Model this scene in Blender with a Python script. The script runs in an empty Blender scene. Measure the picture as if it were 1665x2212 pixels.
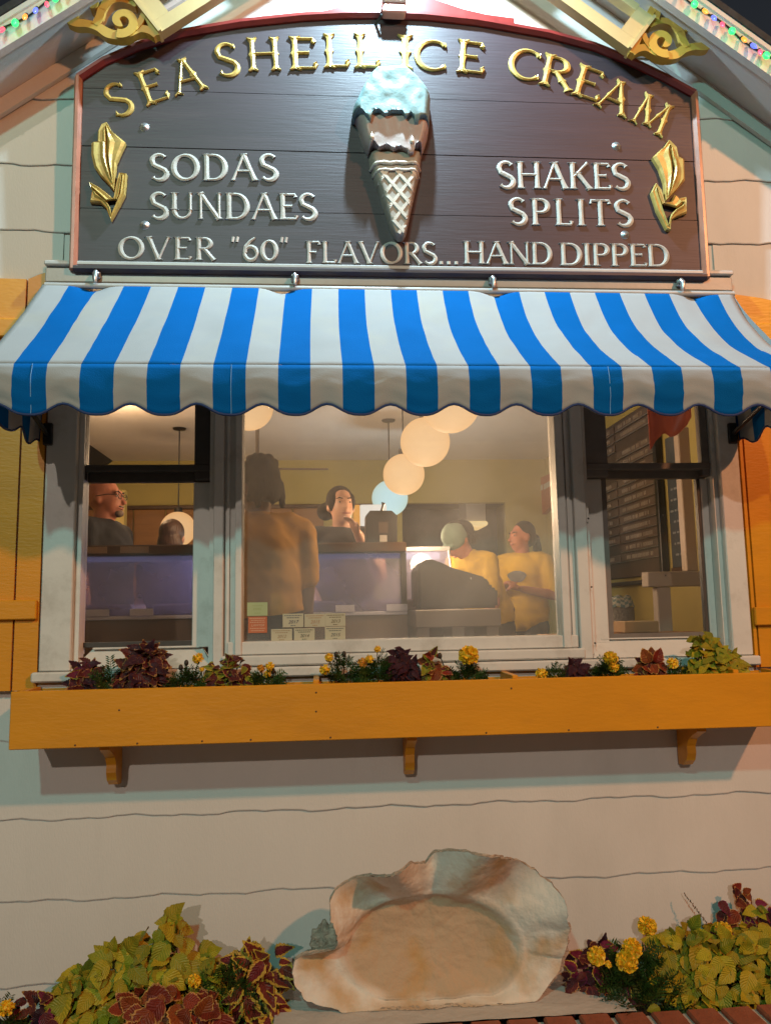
import bpy, bmesh, math, random
from mathutils import Vector, Matrix, noise
random.seed(7)
R = math.radians
scene = bpy.context.scene
col = scene.collection

# ------------------------------------------------------------------ camera
CAM = Vector((0.0, -3.2, 1.6))
YAW, PITCH, ROLL = R(4.41022853), R(7.06799669), R(-1.05234061)
FW = Vector((math.sin(YAW)*math.cos(PITCH), math.cos(YAW)*math.cos(PITCH), math.sin(PITCH)))
_rt = Vector((math.cos(YAW), -math.sin(YAW), 0))
_up = _rt.cross(FW)
RT = _rt*math.cos(ROLL) + _up*math.sin(ROLL)
UP = -_rt*math.sin(ROLL) + _up*math.cos(ROLL)
cam_d = bpy.data.cameras.new('camera')
cam = bpy.data.objects.new('camera', cam_d)
col.objects.link(cam)
cam.matrix_world = Matrix(((RT.x, UP.x, -FW.x, CAM.x), (RT.y, UP.y, -FW.y, CAM.y), (RT.z, UP.z, -FW.z, CAM.z), (0, 0, 0, 1)))
PW, PH, PF = 1665.0, 2212.0, 1690.0
cam_d.sensor_fit = 'VERTICAL'
cam_d.sensor_height = 36.0
cam_d.sensor_width = 36.0*PW/PH
cam_d.lens = 36.0*PF/PH
cam_d.clip_start = 0.05
cam_d.clip_end = 600
scene.camera = cam

def at(x, y, Y):
    """World point on the plane Y=const seen at photo position (x, y) (1665 px wide grid)."""
    d = FW + RT*((x-PW/2)/PF) - UP*((y-PH/2)/PF)
    return CAM + d*((Y-CAM.y)/d.y)
def atz(x, y, Z):
    d = FW + RT*((x-PW/2)/PF) - UP*((y-PH/2)/PF)
    return CAM + d*((Z-CAM.z)/d.z)

# ------------------------------------------------------------------ world, sun, lamps, exposure
world = bpy.data.worlds.new('World')
scene.world = world
world.use_nodes = True
wn = world.node_tree
sky = wn.nodes.new('ShaderNodeTexSky')
sky.sky_type = 'NISHITA'
sky.sun_disc = False
sky.sun_elevation = R(-1.5)
sky.sun_rotation = R(200)
wn.links.new(sky.outputs[0], wn.nodes['Background'].inputs[0])
wn.nodes['Background'].inputs[1].default_value = 0.11

def sun_lamp(travel, strength, color, angle):
    l = bpy.data.lights.new('sun', 'SUN')
    l.energy = strength; l.color = color; l.angle = R(angle)
    o = bpy.data.objects.new('sun', l); col.objects.link(o)
    o.rotation_euler = Vector(travel).to_track_quat('-Z', 'Y').to_euler()
    return o
def lamp(name, loc, power, color, radius, spot=None, target=None, blend=0.5):
    l = bpy.data.lights.new(name, 'SPOT' if spot else 'POINT')
    l.energy = power; l.color = color; l.shadow_soft_size = radius
    if spot:
        l.spot_size = R(spot); l.spot_blend = blend
    o = bpy.data.objects.new(name, l); col.objects.link(o)
    o.location = loc
    if target is not None:
        o.rotation_euler = (Vector(target)-Vector(loc)).to_track_quat('-Z', 'Y').to_euler()
    return o
# neutral street light, low and from the left
sun_lamp((0.22, 1.0, -0.42), 0.60, (1.0, 0.86, 0.72), 0.9)
# high warm sodium lamp to the right, cool mercury lamp ahead
lamp('street_lamp_light_warm', (5.0, -5.6, 6.1), 1560, (1.0, 0.40, 0.165), 0.14)
lamp('street_lamp_light_cool', (-1.6, -6.0, 5.7), 520, (0.36, 1.0, 0.86), 0.12)

vs = scene.view_settings
vs.view_transform = 'Standard'
vs.look = 'None'
vs.exposure = 0.0
vs.gamma = 1.0
vs.use_curve_mapping = False
scene.cycles.use_denoising = True
scene.cycles.max_bounces = 8
scene.cycles.transparent_max_bounces = 16
scene.cycles.sample_clamp_indirect = 4.0
scene.cycles.caustics_reflective = False
scene.cycles.caustics_refractive = False

# ------------------------------------------------------------------ materials
MATS = {}
def mat(name, color, rough=0.5, metal=0.0, var=0.0, scale=8.0, bump=0.0, bscale=60.0, spec=0.5, emit=None, estr=0.0,
        color2=None, stretch=(1, 1, 1), coat=0.0, sss=0.0, stain=None, stain_amt=0.5, stain_scale=3.0):
    if name in MATS: return MATS[name]
    m = bpy.data.materials.new(name); m.use_nodes = True
    nt = m.node_tree; N = nt.nodes; L = nt.links
    b = N['Principled BSDF']
    b.inputs['Roughness'].default_value = rough
    b.inputs['Metallic'].default_value = metal
    b.inputs['Specular IOR Level'].default_value = spec
    b.inputs['Base Color'].default_value = (*color, 1)
    if coat: b.inputs['Coat Weight'].default_value = coat
    if sss:
        b.inputs['Subsurface Weight'].default_value = sss
        b.inputs['Subsurface Radius'].default_value = (0.01, 0.004, 0.002)
    tc = N.new('ShaderNodeTexCoord'); mp = N.new('ShaderNodeMapping')
    mp.inputs['Scale'].default_value = stretch
    L.new(tc.outputs['Object'], mp.inputs[0])
    src = None
    if var or color2:
        n = N.new('ShaderNodeTexNoise'); n.inputs['Scale'].default_value = scale; n.inputs['Detail'].default_value = 6
        n.inputs['Roughness'].default_value = 0.62
        L.new(mp.outputs[0], n.inputs['Vector'])
        rp = N.new('ShaderNodeValToRGB')
        rp.color_ramp.elements[0].position = 0.3; rp.color_ramp.elements[1].position = 0.7
        c2 = color2 or tuple(min(1, c*(1+var)) for c in color)
        c1 = color if color2 else tuple(c*(1-var) for c in color)
        rp.color_ramp.elements[0].color = (*c1, 1); rp.color_ramp.elements[1].color = (*c2, 1)
        L.new(n.outputs['Fac'], rp.inputs[0]); src = rp.outputs[0]
    if stain:
        n = N.new('ShaderNodeTexNoise'); n.inputs['Scale'].default_value = stain_scale; n.inputs['Detail'].default_value = 8
        n.inputs['Roughness'].default_value = 0.7
        L.new(mp.outputs[0], n.inputs['Vector'])
        rp = N.new('ShaderNodeValToRGB')
        rp.color_ramp.elements[0].position = 0.52; rp.color_ramp.elements[1].position = 0.72
        rp.color_ramp.elements[0].color = (0, 0, 0, 1); rp.color_ramp.elements[1].color = (stain_amt,)*3 + (1,)
        L.new(n.outputs['Fac'], rp.inputs[0])
        mx = N.new('ShaderNodeMix'); mx.data_type = 'RGBA'
        L.new(rp.outputs[0], mx.inputs['Factor'])
        if src: L.new(src, mx.inputs['A'])
        else: mx.inputs['A'].default_value = (*color, 1)
        mx.inputs['B'].default_value = (*stain, 1)
        src = mx.outputs['Result']
    if src: L.new(src, b.inputs['Base Color'])
    if bump:
        n = N.new('ShaderNodeTexNoise'); n.inputs['Scale'].default_value = bscale; n.inputs['Detail'].default_value = 5
        L.new(mp.outputs[0], n.inputs['Vector'])
        bp = N.new('ShaderNodeBump'); bp.inputs['Strength'].default_value = bump; bp.inputs['Distance'].default_value = 0.01
        L.new(n.outputs['Fac'], bp.inputs['Height']); L.new(bp.outputs[0], b.inputs['Normal'])
    if emit:
        b.inputs['Emission Color'].default_value = (*emit, 1); b.inputs['Emission Strength'].default_value = estr
    MATS[name] = m
    return m

def glass_mat(name, tint=(1, 1, 1), veil=0.05, veilcol=(0.6, 0.6, 0.62), refl=1.0, through=0.0):  # pale mix-in paints a milky haze of reflections into the pane
    m = bpy.data.materials.new(name); m.use_nodes = True
    nt = m.node_tree; N = nt.nodes; L = nt.links
    N.remove(N['Principled BSDF'])
    tr = N.new('ShaderNodeBsdfTransparent'); tr.inputs[0].default_value = (*tint, 1)
    gl = N.new('ShaderNodeBsdfGlossy'); gl.inputs['Roughness'].default_value = 0.02
    df = N.new('ShaderNodeBsdfDiffuse'); df.inputs[0].default_value = (*veilcol, 1)
    if through:
        tl = N.new('ShaderNodeBsdfTranslucent'); tl.inputs[0].default_value = (*veilcol, 1)
        mt_ = N.new('ShaderNodeMixShader'); mt_.inputs[0].default_value = through
        L.new(df.outputs[0], mt_.inputs[1]); L.new(tl.outputs[0], mt_.inputs[2]); df = mt_
    fr = N.new('ShaderNodeFresnel'); fr.inputs[0].default_value = 1.45
    ml = N.new('ShaderNodeMath'); ml.operation = 'MULTIPLY'; ml.inputs[1].default_value = refl
    L.new(fr.outputs[0], ml.inputs[0])
    m1 = N.new('ShaderNodeMixShader'); m2 = N.new('ShaderNodeMixShader')
    L.new(ml.outputs[0], m1.inputs[0]); L.new(tr.outputs[0], m1.inputs[1]); L.new(gl.outputs[0], m1.inputs[2])
    tc = N.new('ShaderNodeTexCoord'); n = N.new('ShaderNodeTexNoise'); n.inputs['Scale'].default_value = 2.2; n.inputs['Detail'].default_value = 7
    L.new(tc.outputs['Object'], n.inputs['Vector'])
    mr = N.new('ShaderNodeMapRange'); mr.inputs['From Min'].default_value = 0.3; mr.inputs['From Max'].default_value = 0.75
    mr.inputs['To Min'].default_value = veil*0.55; mr.inputs['To Max'].default_value = veil*1.5
    L.new(n.outputs['Fac'], mr.inputs['Value']); L.new(mr.outputs[0], m2.inputs[0])
    L.new(m1.outputs[0], m2.inputs[1]); L.new(df.outputs[0], m2.inputs[2])
    L.new(m2.outputs[0], N['Material Output'].inputs[0])
    MATS[name] = m
    return m

def emis_mat(name, color, strength):
    m = bpy.data.materials.new(name); m.use_nodes = True
    N = m.node_tree.nodes; L = m.node_tree.links
    b = N['Principled BSDF']
    b.inputs['Base Color'].default_value = (0.03, 0.03, 0.03, 1); b.inputs['Roughness'].default_value = 0.6; b.inputs['Specular IOR Level'].default_value = 0.05
    b.inputs['Emission Strength'].default_value = strength
    # opal glass: a little brighter through its centre than at its rim
    lw = N.new('ShaderNodeLayerWeight'); lw.inputs[0].default_value = 0.35
    rp = N.new('ShaderNodeValToRGB')
    rp.color_ramp.elements[0].color = (*color, 1); rp.color_ramp.elements[1].color = tuple(c*f for c, f in zip(color, (0.95, 0.8, 0.6))) + (1,)
    L.new(lw.outputs['Facing'], rp.inputs[0]); L.new(rp.outputs[0], b.inputs['Emission Color'])
    MATS[name] = m
    return m

WHITE = mat('white_paint', (0.62, 0.60, 0.57), 0.55, var=0.05, scale=5, bump=0.12, bscale=30, stain=(0.33, 0.30, 0.26), stain_amt=0.5, stain_scale=6)
SIDING = mat('siding_paint', (0.61, 0.57, 0.535), 0.6, var=0.04, scale=2.2, bump=0.10, bscale=160, stretch=(1, 1, 0.35), stain=(0.45, 0.42, 0.38), stain_amt=0.35, stain_scale=1.6)
GREYSASH = mat('taupe_sash', (0.16, 0.14, 0.125), 0.5, var=0.15, scale=15)
DARKSASH = mat('dark_bronze_sash', (0.05, 0.044, 0.04), 0.45, var=0.2, scale=20)
YELLOW = mat('yellow_paint', (0.66, 0.265, 0.008), 0.42, var=0.07, scale=3, bump=0.12, bscale=45, stretch=(0.6, 1, 2.2), stain=(0.42, 0.17, 0.012), stain_amt=0.4, stain_scale=2.5)
PALETRIM = mat('pale_yellow_trim', (0.56, 0.42, 0.20), 0.5, var=0.06, scale=6, bump=0.06)
YELLOWTRIM = mat('yellow_trim_paint', (0.55, 0.34, 0.055), 0.45, var=0.08, scale=6, bump=0.08)
SIGNWOOD = mat('sign_board_paint', (0.036, 0.020, 0.026), 0.5, spec=0.5, var=0.16, scale=3.0, stretch=(0.5, 1, 7), bump=0.12, bscale=16, stain=(0.06, 0.036, 0.04), stain_amt=0.4, stain_scale=4)
SIGNRIM = mat('sign_rim_red', (0.20, 0.025, 0.022), 0.3, var=0.2, scale=12, coat=0.3)
SIGNCOPPER = mat('sign_rim_copper', (0.36, 0.13, 0.075), 0.3, var=0.25, scale=9, coat=0.3)
GOLD = mat('gold_leaf', (0.50, 0.335, 0.09), 0.38, metal=0.15, var=0.22, scale=30, bump=0.06, bscale=80)
SILVER = mat('silver_leaf', (0.45, 0.43, 0.385), 0.45, metal=0.0, var=0.15, scale=25, bump=0.12, bscale=70)
MINT = mat('mint_paint', (0.20, 0.30, 0.30), 0.45, var=0.06, scale=8, bump=0.5, bscale=22)
CHOC = mat('mauve_chocolate_paint', (0.40, 0.32, 0.295), 0.4, var=0.12, scale=10, bump=0.15)
WAFFLE = mat('waffle_metal_paint', (0.56, 0.50, 0.42), 0.45, metal=0.0, var=0.15, scale=12, bump=0.15)
WAFFLEDARK = mat('waffle_recess', (0.30, 0.26, 0.215), 0.5, var=0.2, scale=12)
BLUE = mat('blue_canvas', (0.0015, 0.095, 0.32), 0.85, spec=0.04, var=0.05, scale=4, bump=0.2, bscale=260)
WCANVAS = mat('white_canvas', (0.31, 0.31, 0.31), 0.8, spec=0.2, var=0.04, scale=4, bump=0.12, bscale=300, stain=(0.36, 0.33, 0.24), stain_amt=0.4, stain_scale=2.0)
NAVY = mat('navy_binding', (0.01, 0.03, 0.12), 0.7)
METAL = mat('grey_metal', (0.45, 0.45, 0.46), 0.35, metal=0.8, var=0.1)
RAIL = mat('awning_rail_paint', (0.40, 0.39, 0.37), 0.4, var=0.07, scale=12, bump=0.06)
BLACK = mat('black_plastic', (0.012, 0.012, 0.013), 0.35)
DARK = mat('dark_grey_cover', (0.035, 0.034, 0.034), 0.65, var=0.25, scale=8, bump=0.2, bscale=20)
GLASS = glass_mat('picture_pane', (0.95, 0.95, 0.95), 0.165, (0.74, 0.74, 0.74), 0.8, through=0.45)
SGLASS = glass_mat('sash_pane', (0.86, 0.84, 0.82), 0.03, (0.6, 0.58, 0.55), 0.7)
CASEGLASS = glass_mat('case_pane', (0.88, 0.89, 0.97), 0.34, (0.56, 0.52, 0.74), 0.8, through=0.6)  # lavender haze of the lit case put into the pane colour
DARKWOOD = mat('dark_walnut', (0.075, 0.035, 0.015), 0.4, var=0.3, scale=4, stretch=(1, 1, 8), bump=0.1)
MIDWOOD = mat('honey_panel_wood', (0.30, 0.135, 0.035), 0.5, var=0.2, scale=3, stretch=(0.5, 1, 8), bump=0.1)
ROOMYEL = mat('mustard_wall_paint', (0.46, 0.38, 0.12), 0.7, var=0.05, scale=2)
CEIL = mat('ceiling_paint', (0.72, 0.68, 0.65), 0.8, var=0.04, scale=2)

# ------------------------------------------------------------------ mesh builder
class MB:
    def __init__(s): s.v = []; s.f = []; s.m = []; s.sm = []
    def add(s, vs, fs, mi=0, smooth=False):
        o = len(s.v); s.v += [tuple(x) for x in vs]
        for f in fs:
            s.f.append(tuple(i+o for i in f)); s.m.append(mi); s.sm.append(smooth)
        return s
    def box(s, a, b, mi=0, bev=0.0):
        x0, y0, z0 = (min(p, q) for p, q in zip(a, b)); x1, y1, z1 = (max(p, q) for p, q in zip(a, b))
        if bev <= 0:
            return s.add([(x0, y0, z0), (x1, y0, z0), (x1, y1, z0), (x0, y1, z0), (x0, y0, z1), (x1, y0, z1), (x1, y1, z1), (x0, y1, z1)],
                         [(0, 3, 2, 1), (4, 5, 6, 7), (0, 1, 5, 4), (1, 2, 6, 5), (2, 3, 7, 6), (3, 0, 4, 7)], mi)
        bm = bmesh.new(); bmesh.ops.create_cube(bm, size=1)
        for v in bm.verts:
            v.co = Vector(((x0+x1)/2+v.co.x*(x1-x0), (y0+y1)/2+v.co.y*(y1-y0), (z0+z1)/2+v.co.z*(z1-z0)))
        bmesh.ops.bevel(bm, geom=bm.edges[:], offset=bev, segments=1, affect='EDGES')
        return s.bm(bm, mi)
    def bm(s, bm, mi=0, smooth=False):
        bm.verts.ensure_lookup_table()
        s.add([v.co.copy() for v in bm.verts], [[v.index for v in f.verts] for f in bm.faces], mi, smooth); bm.free(); return s
    def prism(s, poly, axis_fn, d0, d1, mi=0, bev=0.0):
        """poly: list of 2D points (counter-clockwise); axis_fn(u, v, d) -> world; extruded d0..d1 (d1 is the face towards the viewer)."""
        n = len(poly)
        from mathutils.geometry import tessellate_polygon
        tri = tessellate_polygon([[Vector((p[0], p[1], 0)) for p in poly]])
        vs = [axis_fn(u, v, d0) for u, v in poly] + [axis_fn(u, v, d1) for u, v in poly]
        fs = [tuple(t) for t in tri] + [tuple(n+i for i in t) for t in tri]
        fs += [(i, (i+1) % n, n+(i+1) % n, n+i) for i in range(n)]
        return s.add(vs, fs, mi)
    def tube(s, pts, r, seg=8, mi=0, cap=True, smooth=True):
        pts = [Vector(p) for p in pts]; n = len(pts)
        rr = r if isinstance(r, (list, tuple)) else [r]*n
        vs = []; fs = []
        for i, p in enumerate(pts):
            t = (pts[min(i+1, n-1)]-pts[max(i-1, 0)]).normalized()
            a = t.orthogonal().normalized() if abs(t.z) > 0.95 else t.cross(Vector((0, 0, 1))).normalized()
            b = t.cross(a)
            for k in range(seg):
                th = 2*math.pi*k/seg
                vs.append(p+(a*math.cos(th)+b*math.sin(th))*rr[i])
        for i in range(n-1):
            for k in range(seg):
                fs.append((i*seg+k, i*seg+(k+1) % seg, (i+1)*seg+(k+1) % seg, (i+1)*seg+k))
        s.add(vs, fs, mi, smooth)
        if cap:
            s.add(vs[:seg], [tuple(range(seg))], mi); s.add(vs[-seg:], [tuple(range(seg))], mi)
        return s
    def ball(s, c, r, mi=0, u=16, v=10, rot=None):
        r = (r, r, r) if not isinstance(r, (list, tuple)) else r
        vs = []; fs = []; c = Vector(c)
        for j in range(v+1):
            ph = math.pi*j/v
            for i in range(u):
                th = 2*math.pi*i/u
                q = Vector((r[0]*math.sin(ph)*math.cos(th), r[1]*math.sin(ph)*math.sin(th), r[2]*math.cos(ph)))
                vs.append(c+(rot @ q if rot else q))
        for j in range(v):
            for i in range(u):
                fs.append((j*u+i, (j+1)*u+i, (j+1)*u+(i+1) % u, j*u+(i+1) % u))
        return s.add(vs, fs, mi, True)
    def lathe(s, prof, c, mi=0, seg=20):
        vs = []; fs = []; c = Vector(c)
        for r, z in prof:
            for k in range(seg):
                th = 2*math.pi*k/seg; vs.append(c+Vector((r*math.cos(th), r*math.sin(th), z)))
        for j in range(len(prof)-1):
            for k in range(seg):
                fs.append((j*seg+k, j*seg+(k+1) % seg, (j+1)*seg+(k+1) % seg, (j+1)*seg+k))
        return s.add(vs, fs, mi, True)
    def grid(s, fn, nu, nv, mi=0, smooth=True, mfn=None):
        o = len(s.v)
        for j in range(nv+1):
            for i in range(nu+1): s.v.append(tuple(fn(i/nu, j/nv)))
        for j in range(nv):
            for i in range(nu):
                s.f.append((o+j*(nu+1)+i, o+j*(nu+1)+i+1, o+(j+1)*(nu+1)+i+1, o+(j+1)*(nu+1)+i))
                s.m.append(mfn(i, j) if mfn else mi); s.sm.append(smooth)
        return s
    def mesh(s, name, mats):
        me = bpy.data.meshes.new(name)
        me.from_pydata(s.v, [], s.f)
        for m in (mats if isinstance(mats, (list, tuple)) else [mats]): me.materials.append(m)
        me.polygons.foreach_set('material_index', s.m)
        me.polygons.foreach_set('use_smooth', s.sm)
        me.update()
        bm = bmesh.new(); bm.from_mesh(me)
        bmesh.ops.recalc_face_normals(bm, faces=bm.faces); bm.to_mesh(me); bm.free()
        return me
    def build(s, name, mats, parent=None):
        return link(name, s.mesh(name, mats), parent)

def link(name, me, parent=None):
    o = bpy.data.objects.new(name, me); col.objects.link(o)
    if parent is not None:
        o.parent = parent
        o.matrix_parent_inverse = (Matrix.Translation(parent['_loc']) if '_loc' in parent else Matrix.Identity(4)).inverted()
    return o
def tag(o, label, cat, group=None):
    o['label'] = label; o['category'] = cat
    if group: o['group'] = group
    return o
def structure(o): o['kind'] = 'structure'; return o
def thing(name, label, cat, loc, group=None):
    """Empty at the thing's base; children are given in world coordinates."""
    o = bpy.data.objects.new(name, None); col.objects.link(o)
    o.location = loc; o['_loc'] = tuple(loc); o.empty_display_size = 0.1
    return tag(o, label, cat, group)
def done():
    for o in bpy.data.objects:
        if '_loc' in o: del o['_loc']
# ------------------------------------------------------------------ ground and shop front
g = MB().box((-40, -40, -0.2), (40, 60, 0.0))
structure(g.build('pavement', mat('pavement_concrete', (0.16, 0.15, 0.14), 0.8, var=0.15, scale=3, bump=0.2)))

shop = thing('ice_cream_shop', 'white clapboard gabled shop front with yellow gingerbread trim', 'building', (0.3, 0.0, 0.0))
APX, SL, ZAP = 0.32, 0.755, 5.056                       # gable apex position and roof slope
def rake(x, off=0.0): return ZAP+off-SL*abs(x-APX)   # height of the rake line at x
OPX0, OPX1, OPZ0, OPZ1 = -1.10, 1.75, 1.31, 3.03
COURSE = [0.238+0.2955*k for k in range(-1, 17)]
def wave(x, k): return 0.0045*math.sin(x*13.0+k*1.7)+0.0030*math.sin(x*31.0+k*4.1)+0.0015*math.sin(x*71+k)
def siding_board(x0, x1, z0, z1, k):
    n = max(4, int((x1-x0)/0.035)); m = MB(); ext = 0.02
    rows = [(z1+ext, -0.002, 0), (z0+0.02, -0.0105, 1), (z0+0.004, -0.0112, 1), (z0, -0.0098, 1), (z0, 0.0, 1)]
    def fn(u, v):
        x = x0+(x1-x0)*u; z, y, w = rows[int(round(v*(len(rows)-1)))]
        return (x, y+0.001*math.sin(x*3+k), z+(wave(x, k) if w else 0))
    m.grid(fn, n, len(rows)-1, smooth=False)
    m.build('siding_board', SIDING, shop)
for k, z0 in enumerate(COURSE[:-1]):
    z1 = COURSE[k+1]
    lim = (ZAP-z1)/SL if z1 < 4.9 else 0.05
    xl, xr = max(-3.2, APX-lim-0.25), min(3.8, APX+lim+0.25)
    if z0 >= 4.7: continue
    if z1 <= OPZ0 or z0 >= OPZ1: siding_board(xl, xr, z0, z1, k)
    else:
        siding_board(xl, OPX0+0.02, z0, z1, k); siding_board(OPX1-0.02, xr, z0, z1, k)
# the sheathing behind the boards, with the window opening left free
m = MB()
m.box((-3.2, 0.003, 0), (OPX0+0.02, 0.09, 3.05)); m.box((OPX1-0.02, 0.003, 0), (3.8, 0.09, 3.05)); m.box((OPX0+0.02, 0.003, 0), (OPX1-0.02, 0.09, OPZ0+0.03))
m.prism([(-3.2, 3.05), (3.8, 3.05), (APX+2.2, 3.38), (APX, 5.03), (APX-2.2, 3.38)], lambda u, v, d: (u, d, v), 0.09, 0.003)
m.build('wall_sheathing', SIDING, shop)

# roof slabs, fascia boards, soffits
ROOF = mat('dark_shingles', (0.03, 0.03, 0.032), 0.85, var=0.4, scale=20, bump=0.4, bscale=30)
FASCIA = mat('fascia_paint', (0.60, 0.575, 0.54), 0.5, var=0.06, scale=4, bump=0.1)
def along(side, s, up, y):   # point s metres down the rake from the apex, up metres square to it
    c, sn = 1/math.hypot(1, SL), SL/math.hypot(1, SL)
    return (APX+side*(s*c+up*sn), y, ZAP-s*sn+up*c)
def slab(side, s0, s1, u0, u1, y0, y1, name, mt, parent=shop):
    m = MB(); vs = [along(side, s, u, y) for s in (s0, s1) for u in (u0, u1) for y in (y0, y1)]
    m.add(vs, [(0, 1, 3, 2), (4, 6, 7, 5), (0, 4, 5, 1), (2, 3, 7, 6), (0, 2, 6, 4), (1, 5, 7, 3)])
    return m.build(name, mt, parent)
for sd in (-1, 1):
    slab(sd, 0, 3.6, 0.052, 0.080, -0.30, 6.8, 'roof', ROOF)
    slab(sd, 0, 3.6, -0.058, 0.050, -0.285, -0.250, 'bargeboard', FASCIA)
    slab(sd, 0, 3.6, 0.030, 0.0495, -0.294, -0.2855, 'drip_edge', FASCIA)
    slab(sd, 0, 3.6, -0.022, 0.050, -0.2495, 0.0, 'soffit', SIDING)
    # frieze board that the soffit meets on the wall
    slab(sd, 0.05, 3.6, -0.085, -0.023, -0.034, -0.012, 'frieze_board', FASCIA)

# ---- gable truss: rail along the rake, end post, lattice posts, fretwork
YT = -0.165
def rake_su(px, py, Y):
    p = at(px, py, Y); c, sn = 1/math.hypot(1, SL), SL/math.hypot(1, SL)
    dx, dz = abs(p.x-APX), p.z-ZAP
    return dx*c-dz*sn, dx*sn+dz*c
def truss(side):
    s1, u0 = rake_su(*((352, 76) if side < 0 else (1352, 112)), YT)
    slab(side, 0.0, s1, u0, u0+0.055, YT-0.022, YT+0.025, 'truss_rail', PALETRIM)
    slab(side, s1-0.075, s1-0.001, u0+0.0555, -0.060, YT-0.022, YT+0.022, 'truss_post', PALETRIM)
    slab(side, s1+0.001, s1+0.014, u0, -0.060, YT-0.034, YT+0.034, 'post_bead', PALETRIM)
    for s in (0.12, 0.42, 0.70):
        slab(side, s, s+0.05, u0+0.0555, -0.060, YT-0.018, YT+0.018, 'truss_post', PALETRIM)
    slab(side, 0.0, s1-0.0755, u0+0.17, u0+0.205, YT-0.0225, YT+0.0225, 'truss_rail', PALETRIM)
for sd in (-1, 1): truss(sd)

# fretwork bracket: a scroll-sawn panel with real holes
def spiral(c, r0, r1, t0, t1, w, n=26):
    out = []
    for i in range(n+1):
        f = i/n; t = t0+(t1-t0)*f; r = r0+(r1-r0)*f
        out.append(((c[0]+r*math.cos(t), c[1]+r*math.sin(t)), w*(1-0.35*f)))
    return out
def ribbon(m, path, d0, d1, fn):
    """A flat scroll-sawn strip with varying half-width, front and back faces and edges."""
    L_, R_ = [], []
    for i, ((x, y), w) in enumerate(path):
        (xa, ya), (xb, yb) = path[max(0, i-1)][0], path[min(len(path)-1, i+1)][0]
        tx, ty = xb-xa, yb-ya; l = math.hypot(tx, ty) or 1
        L_.append((x-ty/l*w, y+tx/l*w)); R_.append((x+ty/l*w, y-tx/l*w))
    vs = []; fs = []
    for a, b in zip(L_, R_):
        vs += [fn(*a, d0), fn(*b, d0), fn(*b, d1), fn(*a, d1)]
    n = len(path)
    for i in range(n-1):
        o, p = 4*i, 4*i+4
        for k in range(4): fs.append((o+k, o+(k+1) % 4, p+(k+1) % 4, p+k))
    fs += [(0, 1, 2, 3), (4*n-4, 4*n-3, 4*n-2, 4*n-1)]
    m.add(vs, fs)
def smooth_path(pts, w, n=6):
    out = []; P = [Vector((*p, 0)) for p in pts]; m_ = len(P)
    ws = w if isinstance(w, (list, tuple)) else [w]*m_
    for i in range(m_-1):
        p0, p1, p2, p3 = P[max(0, i-1)], P[i], P[i+1], P[min(m_-1, i+2)]
        for k in range(n):
            t = k/n
            q = 0.5*((2*p1)+(p2-p0)*t+(2*p0-5*p1+4*p2-p3)*t*t+(-p0+3*p1-3*p2+p3)*t**3)
            out.append(((q.x, q.y), ws[i]*(1-t)+ws[i+1]*t))
    out.append(((P[-1].x, P[-1].y), ws[-1])); return out
def fretwork(side):
    # drawn in the picture plane of the left bracket (photo grid), mirrored for the right
    tp = at(118, 36, YT); ox, oz = tp.x, tp.z           # tip of the left bracket
    def fn(u, v, d):
        x = ox+u*0.00176; z = oz-v*0.00176
        if side > 0: x = 2*APX-x+0.02
        return (x, d, z)
    m = MB(); d0, d1 = YT-0.016, YT+0.016; lay = [0]
    def S(pts, w):
        lay[0] += 1; q = lay[0]*0.0007; ribbon(m, smooth_path(pts, w), d0-q, d1+q, fn)
    # upper edge along the rake, lower ogee edge, inner upright by the post
    S([(0, 6), (40, -24), (90, -62), (150, -104)], [9, 9, 8, 8]); S([(30, -6), (48, 0), (58, -14), (66, -34)], [6, 9, 8, 6])
    S([(0, 6), (26, 6), (52, 20), (78, 22), (104, 30), (126, 44), (150, 48), (176, 40), (200, 30), (222, 34), (236, 46)], [10, 12, 11, 9, 10, 12, 11, 11, 9, 9, 7])
    S([(236, 46), (222, 10), (205, -24), (188, -56), (170, -90), (158, -106)], [8, 9, 9, 9, 8, 7])
    # the large scroll
    ribbon(m, spiral((158, 14), 34, 7, 1.9, 1.9-6.6, 11, 40), d0-0.008, d1+0.008, fn)
    # the small scroll against the rake
    ribbon(m, spiral((86, -26), 24, 6, 2.4, 2.4+5.4, 8, 30), d0-0.0088, d1+0.0088, fn)
    # crossing stems
    S([(96, 24), (106, 4), (112, -16), (128, -36), (150, -44), (172, -40), (190, -30)], [8, 9, 10, 9, 8, 8, 7])
    S([(112, -16), (126, -56), (140, -84), (150, -100)], [8, 8, 7, 7])
    S([(172, -42), (166, -62), (170, -78)], [7, 6, 4])
    S([(186, 30), (200, 12), (206, -6)], [9, 7, 6])
    m.build('fretwork_bracket', YELLOWTRIM, shop)
for sd in (-1, 1): fretwork(sd)

# ------------------------------------------------------------------ windows
def wx(px, Y, py=1200): return at(px, py, Y).x
def wz(py, Y, px=832): return at(px, py, Y).z
ZT = 3.0
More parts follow.
